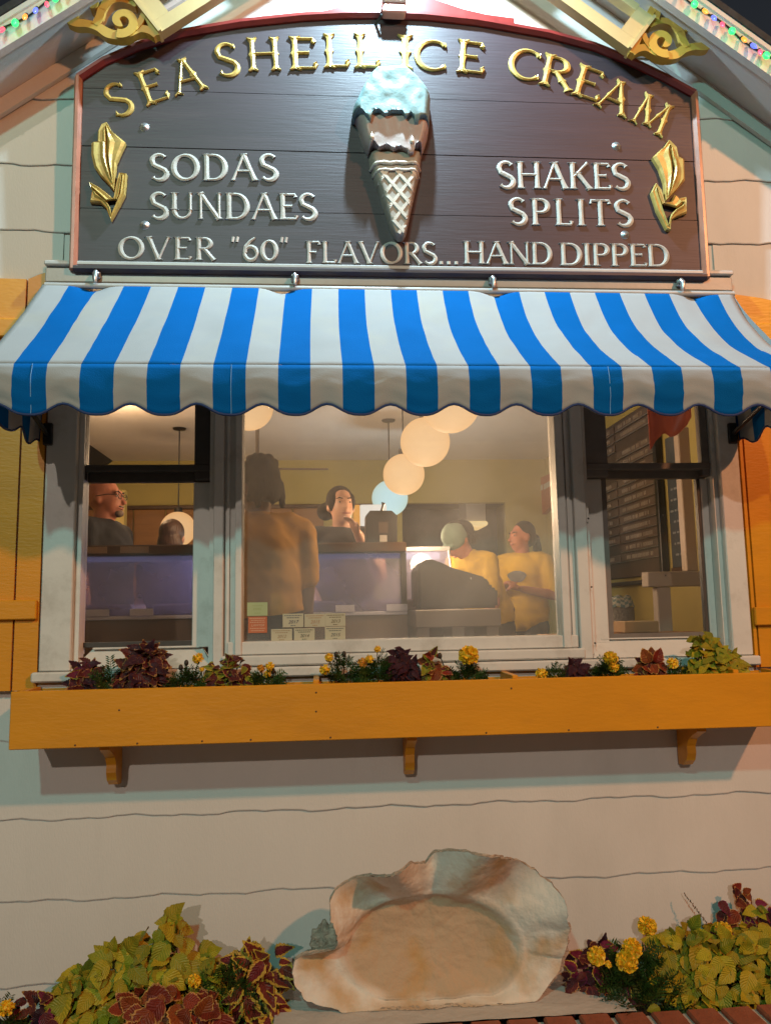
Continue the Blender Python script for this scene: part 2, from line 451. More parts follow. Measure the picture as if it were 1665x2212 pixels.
# outer casings, inner casings either side of the middle window (flat board plus bead), head board behind the awning
xa, xb = -1.105, wx(160, -0.045)
MB().box((xa, -0.050, 1.385), (xb, 0.05, ZT), bev=0.004).build('window_casing', WHITE, shop)
xl0, xl1 = wx(461, -0.045), wx(483, -0.045)
xc0, xc1 = wx(486, -0.03), wx(507, -0.03); xd0, xd1 = wx(508, -0.045), wx(526, -0.045)
MB().box((xl0, -0.050, 1.385), (xl1, 0.05, ZT), bev=0.004).build('window_casing', WHITE, shop)
MB().box((xl1+0.001, -0.022, 1.385), (xd0-0.001, 0.045, ZT)).build('window_mullion', WHITE, shop); MB().box((xl1+0.012, -0.034, 1.385), (xl1+0.022, -0.0215, ZT)).build('casing_bead', WHITE, shop)
xr0, xr1 = wx(1204, -0.045), wx(1226, -0.045)
xr2, xr3 = wx(1244, -0.045), wx(1270, -0.045)
MB().box((xr2, -0.050, 1.385), (xr3, 0.05, ZT), bev=0.004).build('window_casing', WHITE, shop)
MB().box((xr1+0.001, -0.022, 1.385), (xr2-0.001, 0.045, ZT)).build('window_mullion', WHITE, shop); MB().box((xr2-0.026, -0.034, 1.385), (xr2-0.014, -0.0215, ZT)).build('casing_bead', WHITE, shop)
xo0, xo1 = wx(1567, -0.045), 1.752
MB().box((xo0, -0.050, 1.385), (xo1, 0.05, ZT), bev=0.004).build('window_casing', WHITE, shop)
MB().box((-1.12, -0.042, ZT+0.002), (1.765, 0.05, 3.05)).build('window_head', WHITE, shop)
# continuous sill and apron
MB().box((-1.125, -0.075, 1.345), (1.77, 0.06, 1.383), bev=0.006).build('window_sill', WHITE, shop)
MB().box((-1.11, -0.040, 1.25), (1.755, 0.0, 1.344), bev=0.003).build('window_apron', WHITE, shop)

def sash_window(x0, x1, gx0, gx1, leftdark):
    DS = DARKSASH if leftdark else GREYSASH
    """Double-hung window between casing edges x0..x1, lower glass gx0..gx1."""
    fr = MB()
    yb = 0.055
    # raked sill and splayed jamb liners
    zs0, zs1 = 1.386, 1.462
    fr.add([(x0+.001, -0.046, zs0), (x1-.001, -0.046, zs0), (x1-.055, yb, zs1), (x0+.055, yb, zs1), (x0+.001, yb+.03, zs0), (x1-.001, yb+.03, zs0)],
           [(0, 1, 2, 3), (0, 3, 4), (1, 5, 2), (3, 2, 5, 4)])
    fr.box((x0+.001, -0.018, zs0), (x0+0.02, 0.05, ZT)); fr.box((x1-0.02, -0.018, zs0), (x1-.001, 0.05, ZT))
    win = fr.build('window', WHITE, shop)
    mz = wz(1022, 0.03, (832 if not leftdark else 300))
    zm0, zm1 = (wz(1041, 0.04, 300), wz(1007, 0.025, 300)) if leftdark else (wz(1033, 0.04, 1400), wz(1003, 0.025, 1400))
    zb = wz(1384, 0.06, 300) if leftdark else wz(1365, 0.06, 1430)
    # storm frame (dark) : stiles and meeting rail of the upper, outer sash
    s = MB()
    ugx0, ugx1 = gx0-0.002, gx1+0.012
    s.box((x0+0.021, -0.004, zm0+0.001), (ugx0, 0.035, ZT), bev=0.003); s.box((ugx1, -0.004, zm0+0.001), (x1-0.021, 0.035, ZT), bev=0.003)
    s.box((x0+0.021, -0.010, zm1-0.028), (x1-0.021, 0.034, zm1), bev=0.003)
    s.build('upper_sash', DS, win)
    s = MB()
    s.box((x0+0.021, 0.037, zm0-0.002), (x1-0.021, 0.066, zm0+0.04), bev=0.003)
    s.box((gx0-0.022, 0.038, zb-0.002), (gx0, 0.065, zm0-0.003)); s.box((gx0-0.022, 0.038, zb-0.022), (gx1+0.004, 0.065, zb-0.003))
    s.build('lower_sash', DS, win)
    s = MB()
    if leftdark:
        s.box((gx1+0.005, 0.030, zb-0.03), (x1-0.021, 0.064, zm0-0.004), bev=0.003)
        s.box((x0+0.021, 0.030, zs1-0.02), (gx0-0.023, 0.06, zm0-0.004), bev=0.003)
    else:
        s.box((gx1+0.016, 0.030, zb-0.03), (x1-0.021, 0.064, zm0-0.004), bev=0.003)
        s.box((gx1+0.001, 0.037, zb-0.002), (gx1+0.015, 0.063, zm0-0.004), mi=1)
        s.box((x0+0.021, 0.030, zs1-0.02), (gx0-0.023, 0.06, zm0-0.004), bev=0.003)
    s.box((x0+0.06, 0.028, zs1-0.002), (x1-0.06, 0.062, zb-0.023), bev=0.003)
    s.build('sash_stile', [WHITE, DARKSASH], win)
    MB().box((ugx0-0.003, 0.012, zm1-0.004), (ugx1+0.003, 0.016, ZT)).build('upper_pane', SGLASS, win)
    MB().box((gx0-0.003, 0.050, zb-0.005), (gx1+0.003, 0.054, zm0)).build('lower_pane', SGLASS, win)
    return win
sash_window(xb, xl0, wx(186, 0.05), wx(416, 0.05), True)
sash_window(xr3, xo0, wx(1314, 0.05), wx(1510, 0.05), False)
# fixed picture window
pf = MB()
gx0, gx1 = wx(527, 0.03), wx(1197, 0.03)
zb = wz(1379, 0.03)
pf.box((xd0, -0.050, 1.43), (gx0, 0.05, ZT), bev=0.003); pf.box((gx1, -0.046, 1.43), (xr1, 0.05, ZT), bev=0.003)
pf.box((xd0-0.03, -0.040, 1.43), (xr1+0.03, 0.05, zb), bev=0.004)
pf.box((xd0-0.05, -0.062, 1.387), (xr1+0.05, 0.05, 1.428), bev=0.006)
pw = pf.build('window', WHITE, shop)
MB().box((gx0-0.003, 0.020, zb-0.006), (gx1+0.003, 0.026, ZT)).build('pane', GLASS, pw)

# flaked paint and screw holes on the frames
nh = MB()
for (x, y) in [(1431, 1113), (1437, 1243), (1270, 1120), (1277, 1268), (1284, 1389)]:
    p = at(x, y, -0.052); nh.ball(p, (0.004, 0.002, 0.004), u=8, v=6)
nh.build('screw_heads', DARKSASH, shop)

# ------------------------------------------------------------------ shutters
def shutter(xs, ztops, z0, bat, xmin, xmax):
    t = MB(); body = None
    for i in range(len(xs)-1):
        a, b = xs[i]+0.004, xs[i+1]-0.004
        za, zb_ = ztops[i], ztops[i+1]
        m = MB(); m.prism([(a, z0), (b, z0), (b, zb_), ((a+b)/2, (za+zb_)/2+0.004), (a, za)], lambda u, v, d: (u, d, v), -0.020, -0.045)
        o = m.build('shutter_board', YELLOW, body or shop)
        if body is None: body = o; o.name = 'shutter'
    for zt in bat:
        MB().box((xmin, -0.066, zt-0.075), (xmax, -0.0455, zt), bev=0.004).build('batten', YELLOW, body)
shutter([-1.62, -1.42, at(44, 1000, -.045).x, -1.108], [2.93, 2.96, 2.965, 3.0], 1.315, [2.79, 1.66], -1.60, -1.116)
shutter([1.757, at(1615, 1100, -.045).x, 2.03, 2.27], [2.98, 2.94, 2.9, 2.86], 1.335, [2.80, 1.58], 1.763, 2.25)
# ------------------------------------------------------------------ carved sign
YS = -0.075
SO = [(160, 584), (1523, 602), (1497, 205), (1432, 169), (1357, 133), (1282, 103), (1182, 76), (1032, 49), (920, 37), (832, 33), (740, 34), (650, 39), (520, 53), (400, 73), (300, 102), (225, 135), (172, 170)]
SP = [(at(x, y, YS).x, at(x, y, YS).z) for x, y in SO]
sign = thing('shop_sign', 'dark carved wooden sign SEA SHELL ICE CREAM with arched top above the awning', 'sign', (0.32, 0.0, 2.98))
def clip(poly, z, keep_above):
    out = []
    for i in range(len(poly)):
        a, b = poly[i], poly[(i+1) % len(poly)]
        ia, ib = (a[1] >= z) == keep_above, (b[1] >= z) == keep_above
        if ia: out.append(a)
        if ia != ib:
            t = (z-a[1])/(b[1]-a[1]); out.append((a[0]+(b[0]-a[0])*t, z))
    return out
def zs(px, py): return at(px, py, YS).z
cuts = [2.90, zs(800, 575), zs(800, 462), zs(800, 331), zs(800, 210), 4.4]
for a, b in zip(cuts, cuts[1:]):
    p = clip(clip(SP, a+0.0016, True), b-0.0016, False)
    if len(p) < 3: continue
    m = MB(); m.prism(p, lambda u, v, d: (u, d, v), -0.022, YS+random.uniform(-.0012, .0012))
    m.build('plank', SIGNWOOD, sign)
# moulded rim: arched top in red, copper sides, dark bottom rail
def rim(path, r, name, mt, y):
    m = MB(); n = len(path); prof = [(-r, 0.0), (-r, -0.030), (-r*0.35, -0.046), (r*0.35, -0.046), (r, -0.030), (r, 0.0)]
    vs = []; fs = []
    for i, (x, z) in enumerate(path):
        (xa, za), (xb, zb) = path[max(0, i-1)], path[min(n-1, i+1)]
        tx, tz = xb-xa, zb-za; l = math.hypot(tx, tz)
        for u, d in prof: vs.append((x-tz/l*u, y+d, z+tx/l*u))
    k = len(prof)
    for i in range(n-1):
        for j in range(k-1): fs.append((i*k+j, i*k+j+1, (i+1)*k+j+1, (i+1)*k+j))
    m.add(vs, fs); m.add(vs[:k], [tuple(range(k))]); m.add(vs[-k:], [tuple(range(k))])
    return m.build(name, mt, sign)
rim(SP[2:], 0.019, 'top_rim', SIGNRIM, -0.055)
rim([SP[16], SP[0]], 0.016, 'side_rim', SIGNCOPPER, -0.0553); rim([SP[1], SP[2]], 0.016, 'side_rim', SIGNCOPPER, -0.0553)
rim([(SP[0][0]+.004, SP[0][1]+.004), (SP[1][0]-.004, SP[1][1]+.004)], 0.016, 'bottom_rim', SIGNWOOD, -0.0557)

# ---- letters: every glyph is built from carved strokes with a raised ridge
def arc(cx, cy, rx, ry, a0, a1, n=14):
    return [(cx+rx*math.cos(R(a0+(a1-a0)*i/n)), cy+ry*math.sin(R(a0+(a1-a0)*i/n))) for i in range(n+1)]
K, T = 0.088, 0.050        # half widths: thick and thin
def stem(x, y0=0.0, y1=1.0, w=K): return ('s', [(x, y0), (x, y1)], w)
GL = {
 'S': (0.60, [('c', arc(0.30, 0.745, 0.235, 0.235, 35, 175, 12)+[(0.12, 0.60), (0.30, 0.505), (0.47, 0.41)]+arc(0.30, 0.255, 0.245, 0.235, 10, -145, 14), [T, T*1.1, T*1.3, T*1.4, T*1.5, K, K, K, K*1.1, K*1.1, K*1.1, K, T*1.4, T, T])]),
 'O': (0.92, [('c', arc(0.46, 0.5, 0.385, 0.46, 80, 440, 36), 'O')]),
 'D': (0.84, [stem(0.14), ('c', [(0.14, 0.965)]+arc(0.36, 0.5, 0.39, 0.465, 90, -90, 20)+[(0.14, 0.035)], 'D')]),
 'A': (0.86, [('t', [(0.06, 0.0), (0.43, 0.99)], T), ('s', [(0.43, 1.0), (0.79, 0.0)], K), ('t', [(0.22, 0.36), (0.66, 0.36)], T*0.9)]),
 'U': (0.84, [('s', [(0.15, 1.0), (0.15, 0.36)], K), ('c', arc(0.42, 0.34, 0.27, 0.30, 180, 360, 16), [K, K*.9, T*1.2, T, T, T]), ('t', [(0.69, 0.34), (0.69, 1.0)], T)]),
 'N': (0.90, [('t', [(0.14, 0.0), (0.14, 1.0)], T), ('s', [(0.12, 1.0), (0.76, 0.0)], K), ('t', [(0.76, 0.0), (0.76, 1.0)], T)]),
 'E': (0.66, [stem(0.15), ('t', [(0.15, 0.965), (0.57, 0.965), (0.585, 0.86)], T), ('t', [(0.15, 0.52), (0.48, 0.52)], T), ('t', [(0.15, 0.035), (0.60, 0.035), (0.615, 0.15)], T)]),
 'H': (0.88, [stem(0.15), stem(0.73), ('t', [(0.15, 0.52), (0.73, 0.52)], T)]),
 'K': (0.80, [stem(0.15), ('t', [(0.17, 0.46), (0.68, 1.0)], T), ('s', [(0.32, 0.62), (0.74, 0.0)], K)]),
 'P': (0.68, [stem(0.15), ('c', [(0.15, 0.965)]+arc(0.34, 0.725, 0.25, 0.24, 90, -90, 16)+[(0.15, 0.485)], 'D')]),
 'L': (0.62, [stem(0.15), ('t', [(0.15, 0.035), (0.55, 0.035), (0.57, 0.16)], T)]),
 'I': (0.32, [stem(0.16)]),
 'T': (0.74, [stem(0.37), ('t', [(0.05, 0.84), (0.06, 0.965), (0.68, 0.965), (0.69, 0.84)], T)]),
 'V': (0.84, [('s', [(0.06, 1.0), (0.42, 0.0)], K), ('t', [(0.42, 0.0), (0.78, 1.0)], T)]),
 'R': (0.76, [stem(0.15), ('c', [(0.15, 0.965)]+arc(0.34, 0.735, 0.24, 0.23, 90, -90, 16)+[(0.15, 0.505)], 'D'), ('s', [(0.34, 0.51), (0.71, 0.0)], K)]),
 'F': (0.62, [stem(0.15), ('t', [(0.15, 0.965), (0.56, 0.965), (0.575, 0.85)], T), ('t', [(0.15, 0.50), (0.46, 0.50)], T)]),
 'C': (0.84, [('c', arc(0.48, 0.5, 0.40, 0.46, 48, 312, 30), 'C')]),
 'M': (1.02, [('t', [(0.12, 0.0), (0.18, 1.0)], T), ('s', [(0.18, 1.0), (0.50, 0.12)], K), ('t', [(0.50, 0.12), (0.82, 1.0)], T), ('s', [(0.82, 1.0), (0.90, 0.0)], K)]),
 '6': (0.66, [('c', arc(0.33, 0.32, 0.24, 0.30, 130, 490, 26), 'O'), ('c', [(0.105, 0.36), (0.14, 0.62), (0.30, 0.86), (0.50, 1.02)], [K, K, T*1.2, T])]),
 '0': (0.70, [('c', arc(0.35, 0.45, 0.27, 0.43, 80, 440, 30), 'O')]),
 '"': (0.42, [('s', [(0.12, 1.05), (0.08, 0.82)], T*1.2), ('s', [(0.29, 1.05), (0.25, 0.82)], T*1.2)]),
 '.': (0.27, [('s', [(0.13, 0.0), (0.13, 0.13)], K*0.95)]),
 ' ': (0.42, []),
}
def glyph(m, ch, fn, h, ridge, gold=False):
    """fn(u, v) -> (x, z) on the sign; h letter height in metres; the ridge stands out of the board."""
    adv, strokes = GL[ch]
    def ridge_strip(path, ws, k=0):
        n = len(path); vs = []; fs = []
        for i, (x, y) in enumerate(path):
            (xa, ya), (xb, yb) = path[max(0, i-1)], path[min(n-1, i+1)]
            tx, ty = xb-xa, yb-ya; l = math.hypot(tx, ty) or 1; w = ws[i]
            for s, d in ((w, 0.0), (w*0.86, ridge*.6), (0, ridge*(1+0.02*k)), (-w*0.86, ridge*.6), (-w, 0.0)):
                a, b = fn(x-ty/l*s, y+tx/l*s); vs.append((a, YS-0.0014-d, b))
        for i in range(n-1):
            for j in range(4): fs.append((i*5+j, i*5+j+1, (i+1)*5+j+1, (i+1)*5+j))
        fs += [tuple(range(5)), tuple(range(5*n-5, 5*n))]
        m.add(vs, fs)
    for k, (kind, pts, w) in enumerate(strokes):
        if kind in 'st' and len(pts) == 2 and ch not in '".':
            (xa, ya), (xb, yb) = pts; big = gold
            P = [(xa+(xb-xa)*f, ya+(yb-ya)*f) for f in (0, .05, .12, .3, .44, .5, .56, .7, .88, .95, 1)]
            if big: prof = [1.75, 1.35, .85, .80, 1.0, 1.55, 1.0, .80, .85, 1.35, 1.75]
            else: prof = [1.42, 1.12, .98, .90, .88, .86, .88, .90, .98, 1.12, 1.42]
            if kind == 't' and abs(yb-ya) < 0.05: prof = [1.0]*9+[1.3, 1.6]
            ridge_strip(P, [w*q*(0.82 if big else 1) for q in prof], k)
            if abs(yb-ya) > 0.6:
                for (px_, py_), s in ((pts[0], 1 if yb > ya else -1), (pts[1], -1 if yb > ya else 1)):
                    if gold:   # fish-tail serifs
                        for q in (-1, 1):
                            ridge_strip([(px_+q*0.01, py_+s*.06), (px_+q*0.055, py_+s*.02), (px_+q*0.125, py_-s*.03)], [w*.6, w*.55, w*.25], k+3)
                    else:
                        ridge_strip([(px_-w*1.75, py_+s*.006), (px_, py_+s*.022), (px_+w*1.75, py_+s*.006)], [.012, .034, .012], k+3)
        else:
            n = len(pts)
            if w == 'O': ws = [T+(K*1.12-T)*abs(math.cos(2*math.pi*i/(n-1)+R(62))) for i in range(n)]
            elif w == 'C': ws = [T+(K*1.12-T)*max(0, math.sin(math.pi*min(1, max(0, (i/(n-1)-.06)/.88))))**1.3 for i in range(n)]; ws[0] = ws[-1] = T*1.9; ws[1] = ws[-2] = T*1.4
            elif w == 'D': ws = [T+(K*1.1-T)*math.sin(math.pi*i/(n-1))**2 for i in range(n)]
            elif isinstance(w, list):
                ws = []
                for i in range(n):
                    f = i/(n-1)*(len(w)-1); a = int(f); b = min(a+1, len(w)-1); ws.append(w[a]+(w[b]-w[a])*(f-a))
            else: ws = [w]*n
            if gold: ws = [q*0.78 for q in ws]
            if ch == 'S' or (kind == 't' and not isinstance(w, str)): ws[-1] *= 1.7; ws[0] *= 1.7 if ch == 'S' else 1
            ridge_strip(pts, ws, k)
            if gold and ch in 'SC':
                for (px_, py_) in (pts[0], pts[-1]): ridge_strip([(px_+.03, py_-.07), (px_+.015, py_), (px_+.02, py_+.07)], [.012, .045, .012], 6)
            if gold and ch in 'EL' and kind == 't': ridge_strip([(pts[-1][0]-.03, pts[-1][1]), (pts[-1][0]+.03, pts[-1][1]+(0.07 if pts[-1][1] < .4 else -.07))], [.04, .012], 7)
    return adv
def text_line(s, x0, y0, x1, y1, hp, gap=0.08, mt=SILVER):
    """Lettering between photo positions (x0, y0) and (x1, y1) on its baseline, hp high in photo units."""
    A, B = at(x0, y0, YS), at(x1, y1, YS); W = math.hypot(B.x-A.x, B.z-A.z)
    H = (at(x0, y0-hp, YS).z-A.z)
    tot = sum(GL[c][0] for c in s)+gap*(len(s)-1)
    sx = W/tot; ux, uz = (B.x-A.x)/W, (B.z-A.z)/W; cur = 0
    for c in s:
        adv = GL[c][0]
        if GL[c][1]:
            m = MB(); glyph(m, c, lambda u, v, cur=cur: (A.x+ux*(cur+u)*sx-uz*v*H, A.z+uz*(cur+u)*sx+ux*v*H), H, 0.0065)
            m.build('letter', mt, sign)
        cur += adv+gap
text_line('SODAS', 325, 391, 601, 391, 57, 0.10)
text_line('SUNDAES', 325, 474, 685, 476, 57, 0.06)
text_line('SHAKES', 1075, 407, 1360, 411, 57, 0.05)
text_line('SPLITS', 1100, 486, 1366, 490, 57, 0.14)
text_line('OVER', 256, 561, 466, 563, 49, 0.12)
text_line('"60"', 498, 563, 627, 564, 48, 0.04)
text_line('FLAVORS...', 660, 569, 992, 572, 47, 0.05)
text_line('HAND', 1000, 570, 1193, 573, 48, 0.02)
text_line('DIPPED', 1209, 574, 1446, 577, 48, 0.02)
for c, x, y, ang, w, h in [('S', 257, 217, 24, 50, 80), ('E', 329, 188, 21, 58, 78), ('A', 404, 165, 17, 66, 78), ('S', 491, 131, 8, 50, 78), ('H', 570, 119, 4, 74, 74), ('E', 654, 117, 2, 62, 74),
                           ('L', 726, 112, 1, 58, 75), ('L', 792, 112, 0, 58, 75), ('I', 875, 114, -1, 56, 74), ('C', 930, 121, -3, 74, 72), ('E', 1016, 125, -5, 62, 72), ('C', 1133, 141, -9, 72, 72),
                           ('R', 1203, 158, -14, 72, 70), ('E', 1270, 181, -18, 62, 70), ('A', 1328, 210, -23, 66, 72), ('M', 1408, 249, -28, 78, 72)]:
    c0 = at(x, y, YS); k = (at(x+1, y, YS)-c0).length; H = h*k; adv = GL[c][0]; W = w*k
    ca, sa = math.cos(R(ang)), math.sin(R(ang))
    sx = W/max(adv, .45)
    def fn(u, v):
        a, b = (u-adv/2)*sx, (v-0.5)*H
        return (c0.x+a*ca-b*sa, c0.z+a*sa+b*ca)
    m = MB(); glyph(m, c, fn, H, 0.010, True); m.build('letter', GOLD, sign)

# ---- carved leaves
def carved(outline, name, mt, y, thick, parent, spine=None, mx=1.0):
    P = [at(a, b, y) for a, b in outline]
    sp = [at(a, b, y) for a, b in spine]
    m = MB(); n = len(P)
    def near(p):
        best = None
        for i in range(len(sp)-1):
            a, b = sp[i], sp[i+1]; ab = b-a; t = max(0, min(1, (p-a).dot(ab)/ab.dot(ab))); q = a+ab*t
            if best is None or (q-p).length < best[0]: best = ((q-p).length, q)
        return best[1]
    rings = [(0.0, 0.0), (0.0, 0.55), (0.18, 0.80), (0.55, 0.72), (0.8, 0.95), (0.97, 0.62)]
    vs = []; fs = []
    for f, d in rings:
        for p in P:
            q = p.lerp(near(p), f); vs.append((q.x, y-thick*d, q.z))
    for j in range(len(rings)-1):
        for i in range(n): fs.append((j*n+i, j*n+(i+1) % n, (j+1)*n+(i+1) % n, (j+1)*n+i))
    m.add(vs, fs, 0, False)
    return m.build(name, mt, parent)
def Z1(pts): return [(a/2, b/2) for a, b in pts]
def Z2(pts): return [(832.5+a/2, b/2) for a, b in pts]
def densify(p, k=3):
    out = []
    for i in range(len(p)):
        a, b = p[i], p[(i+1) % len(p)]
        for j in range(k): out.append((a[0]+(b[0]-a[0])*j/k, a[1]+(b[1]-a[1])*j/k))
    return out
carved(densify(Z1([(468, 540), (490, 580), (548, 628), (530, 665), (508, 715), (504, 760), (500, 838), (470, 800), (440, 770), (415, 735), (402, 680), (403, 630), (428, 628), (430, 580), (445, 550)])), 'carved_leaf', GOLD, YS, 0.035, sign, Z1([(468, 570), (470, 690), (492, 790)]))
carved(densify(Z1([(390, 795), (430, 815), (470, 845), (495, 868), (508, 800), (520, 755), (553, 760), (545, 850), (520, 900), (485, 962), (465, 910), (440, 885), (395, 882), (405, 840)])), 'carved_leaf', GOLD, YS, 0.030, sign, Z1([(410, 830), (480, 895), (490, 935), (525, 850), (535, 775)]))
carved(densify(Z2([(1215, 615), (1250, 650), (1258, 690), (1280, 700), (1283, 790), (1250, 830), (1220, 860), (1200, 880), (1195, 800), (1175, 740), (1145, 690), (1165, 670), (1190, 650)])), 'carved_leaf', GOLD, YS, 0.035, sign, Z2([(1215, 650), (1235, 740), (1212, 850)]))
carved(densify(Z2([(1160, 800), (1185, 830), (1200, 890), (1225, 880), (1240, 850), (1255, 865), (1290, 860), (1293, 930), (1250, 945), (1225, 960), (1222, 1005), (1205, 1000), (1165, 920), (1140, 840)])), 'carved_leaf', GOLD, YS, 0.030, sign, Z2([(1160, 830), (1195, 930), (1212, 980), (1225, 925), (1275, 890)]))
# bolts
for x, y in [(313, 275), (313, 487), (1330, 316), (1349, 508)]:
    p = at(x, y, YS); m = MB()
    m.lathe([(0, -0.010), (0.008, -0.009), (0.011, -0.004), (0.019, -0.003), (0.020, 0.0)], (0, 0, 0), seg=14)
    m.v = [(p.x+a, YS+c*1.0, p.z+b) for a, b, c in m.v]
    m.build('bolt', METAL, sign)

# ---- ice cream cone carved in deep relief
def outline_relief(rows, y0, thick, name, mt, parent, nseg=26, wob=0.0, lower=None, mi=0):
    """rows: (photo y, left x, right x); a bulging slab whose bottom edge can be replaced by a drip line."""
    m = MB()
    def row(t):
        f = t*(len(rows)-1); a = min(int(f), len(rows)-2); q = f-a
        return tuple(rows[a][k]+(rows[a+1][k]-rows[a][k])*q for k in range(3))
    nv = 26
    def fn(u, v):
        yy, l, r = row(v)
        x = l+(r-l)*u; e = 1-abs(2*u-1)
        if lower: yy = min(yy, lower(x)) if v < 1 else lower(x)
        ev = min(1, (v if v < 0.5 else 1-v)*9)
        d = (1-(1-min(1, e*4.5))**2)**0.5
        d *= (1-(1-ev)**2)**0.5
        p = at(x, yy, y0-0.62*thick)
        w = wob*noise.noise(Vector((p.x*22, p.z*22, 3))) if wob else 0
        return (p.x, y0-thick*d-w*d, p.z)
    m.grid(fn, nseg, nv, smooth=True)
    return m.build(name, mt, parent)
cone = MB()
def Zc(p): return (725.5+.18*p[0], 132.7+.18*p[1])
def rowsZ(rows): return [(132.7+.18*a, 725.5+.18*b, 725.5+.18*c) for a, b, c in rows]
def interp(pts):
    pts = sorted(Zc(p) for p in pts)
    def f(x):
        if x <= pts[0][0]: return pts[0][1]
        for (xa, ya), (xb, yb) in zip(pts, pts[1:]):
            if xa <= x <= xb:
                t = (x-xa)/(xb-xa); t = t*t*(3-2*t); return ya+(yb-ya)*t
        return pts[-1][1]
    return f
CONE_ROWS = rowsZ([(1040, 390, 1045), (1200, 405, 1020), (1340, 440, 1008), (1600, 540, 945), (1800, 600, 900), (2000, 660, 860), (2080, 700, 835), (2118, 745, 795)])
conebody = outline_relief(CONE_ROWS, YS, 0.062, 'cone_wafer', WAFFLEDARK, sign, nseg=18)
outline_relief(rowsZ([(640, 210, 1140), (740, 270, 1130), (860, 300, 1110), (960, 330, 1080), (1060, 385, 1040), (1190, 410, 1010)]), YS, 0.088, 'chocolate_layer', CHOC, sign, nseg=120, wob=0.003,
               lower=interp([(380, 1075), (450, 1000), (520, 1070), (600, 1040), (690, 1085), (760, 1060), (830, 1090), (880, 1150), (920, 1140), (950, 1030), (1000, 1010), (1040, 1080)]))
outline_relief(rowsZ([(128, 520, 800), (140, 470, 860), (185, 400, 935), (250, 365, 1015), (330, 295, 1090), (400, 262, 1150), (520, 200, 1145), (640, 188, 1140), (720, 240, 1135), (830, 280, 1120)]), YS, 0.115, 'ice_cream_scoop', MINT, sign, nseg=150, wob=0.006,
               lower=interp([(188, 640), (260, 615), (310, 640), (370, 710), (410, 765), (440, 660), (500, 640), (590, 690), (680, 655), (780, 655), (830, 725), (890, 675), (925, 720), (940, 810), (975, 800), (1000, 720), (1060, 705), (1130, 745)]))
# wafer squares and rolled rims on the cone
def cone_surf(x, y):
    for (ya, la, ra), (yb, lb, rb) in zip(CONE_ROWS, CONE_ROWS[1:]):
        if ya <= y <= yb:
            t = (y-ya)/(yb-ya); l, r = la+(lb-la)*t, ra+(rb-ra)*t
            u = (x-l)/(r-l)
            if u < 0.0 or u > 1.0: return None
            return 0.062*(1-(1-min(1, (1-abs(2*u-1))*3.0))**2)**0.5
    return None
wm = MB()
for fam, ((dx, dy), offs) in enumerate((((0.60, -0.80), range(-1, 12)), ((0.66, 0.75), range(-6, 7)))):
    nx, ny = -dy, dx
    for k in offs:
        ox, oy = Zc((440, 1350)); ox += nx*k*25; oy += ny*k*25
        if fam == 1: ox, oy = Zc((720, 1350)); ox += nx*k*25; oy += ny*k*25
        run = []
        for s in range(-90, 260, 3):
            x, y = ox+dx*s, oy+dy*s
            d = cone_surf(x, y) if y > 132.7+.18*1345 else None
            if d is not None and (cone_surf(x+nx*4.6, y+ny*4.6) is None or cone_surf(x-nx*4.6, y-ny*4.6) is None): d = None
            if d is None:
                if len(run) > 2: break
                run = []; continue
            run.append((x, y, d))
        if len(run) < 3: continue
        vs = []; fs = []
        for x, y, d in run:
            for q, e in ((-4.6, -.002), (-3.2, .007), (3.2, .007), (4.6, -.002)):
                p = at(x+nx*q, y+ny*q, YS-.038); dd = cone_surf(x+nx*q, y+ny*q); dd = d if dd is None else dd
                vs.append((p.x, YS-dd*0.97-e-0.0008*fam, p.z))
        for i in range(len(run)-1):
            for j in range(3): fs.append((i*4+j, i*4+j+1, i*4+j+5, i*4+j+4))
        wm.add(vs, fs)
wm.build('wafer_grid', WAFFLE, conebody)
for yz, a, b, rr in ((1250, 420, 1010, 0.008), (1335, 450, 1000, 0.006)):
    pts = []
    for i in range(17):
        x, y = Zc((a+(b-a)*i/16, yz+5*math.sin(i*1.3))); p = at(x, y, YS-.045); e = 1-abs(2*i/16-1)
        pts.append((p.x, YS-0.062*(1-(1-min(1, e*3))**2)**.5-0.006, p.z))
    MB().tube(pts, [rr*(0.8+0.35*math.sin(i*2.1)**2) for i in range(17)], 8).build('wafer_rim', WAFFLE, conebody)
DROP = mat('cream_drop_paint', (0.62, 0.52, 0.40), 0.3)
for x, y in ((432, 900), (915, 950)):
    p = at(*Zc((x, y)), YS-0.088); m = MB()
    m.lathe([(0, 0.026), (0.003, 0.018), (0.008, 0.004), (0.010, -0.006), (0.007, -0.013), (0, -0.016)], p, seg=12)
    m.build('cream_drop', DROP, sign)

# ------------------------------------------------------------------ awning
aw = thing('awning', 'blue and white striped canvas awning with scalloped valance over the window', 'awning', (0.32, 0.0, 2.3))
PER = 0.2172
XF0 = at(68, 790, -0.6).x                        # centre of the first blue stripe
AX0, AX1 = -1.128, 1.758                         # fabric ends
edges = []                                       # stripe boundaries with colour
k = -1; xs_ = [AX0]
bnd = []
for k in range(0, 14):
    bnd += [XF0+PER*k-PER*.25, XF0+PER*k+PER*.25]
bnd = [AX0]+[b for b in bnd if AX0+.01 < b < AX1-.01]+[AX1]
def isblue(x): return abs(((x-XF0)/PER+0.5) % 1.0-0.5) < 0.25
cols = []                                        # fine columns that never straddle a stripe edge
for a, b in zip(bnd, bnd[1:]):
    n = max(2, int((b-a)/0.018))
    for i in range(n): cols.append((a+(b-a)*i/n, a+(b-a)*(i+1)/n))
colx = [c[0] for c in cols]+[cols[-1][1]]
ZR, YR, ZFR, YFR, ZH = 2.928, -0.085, 2.432, -0.60, 2.272
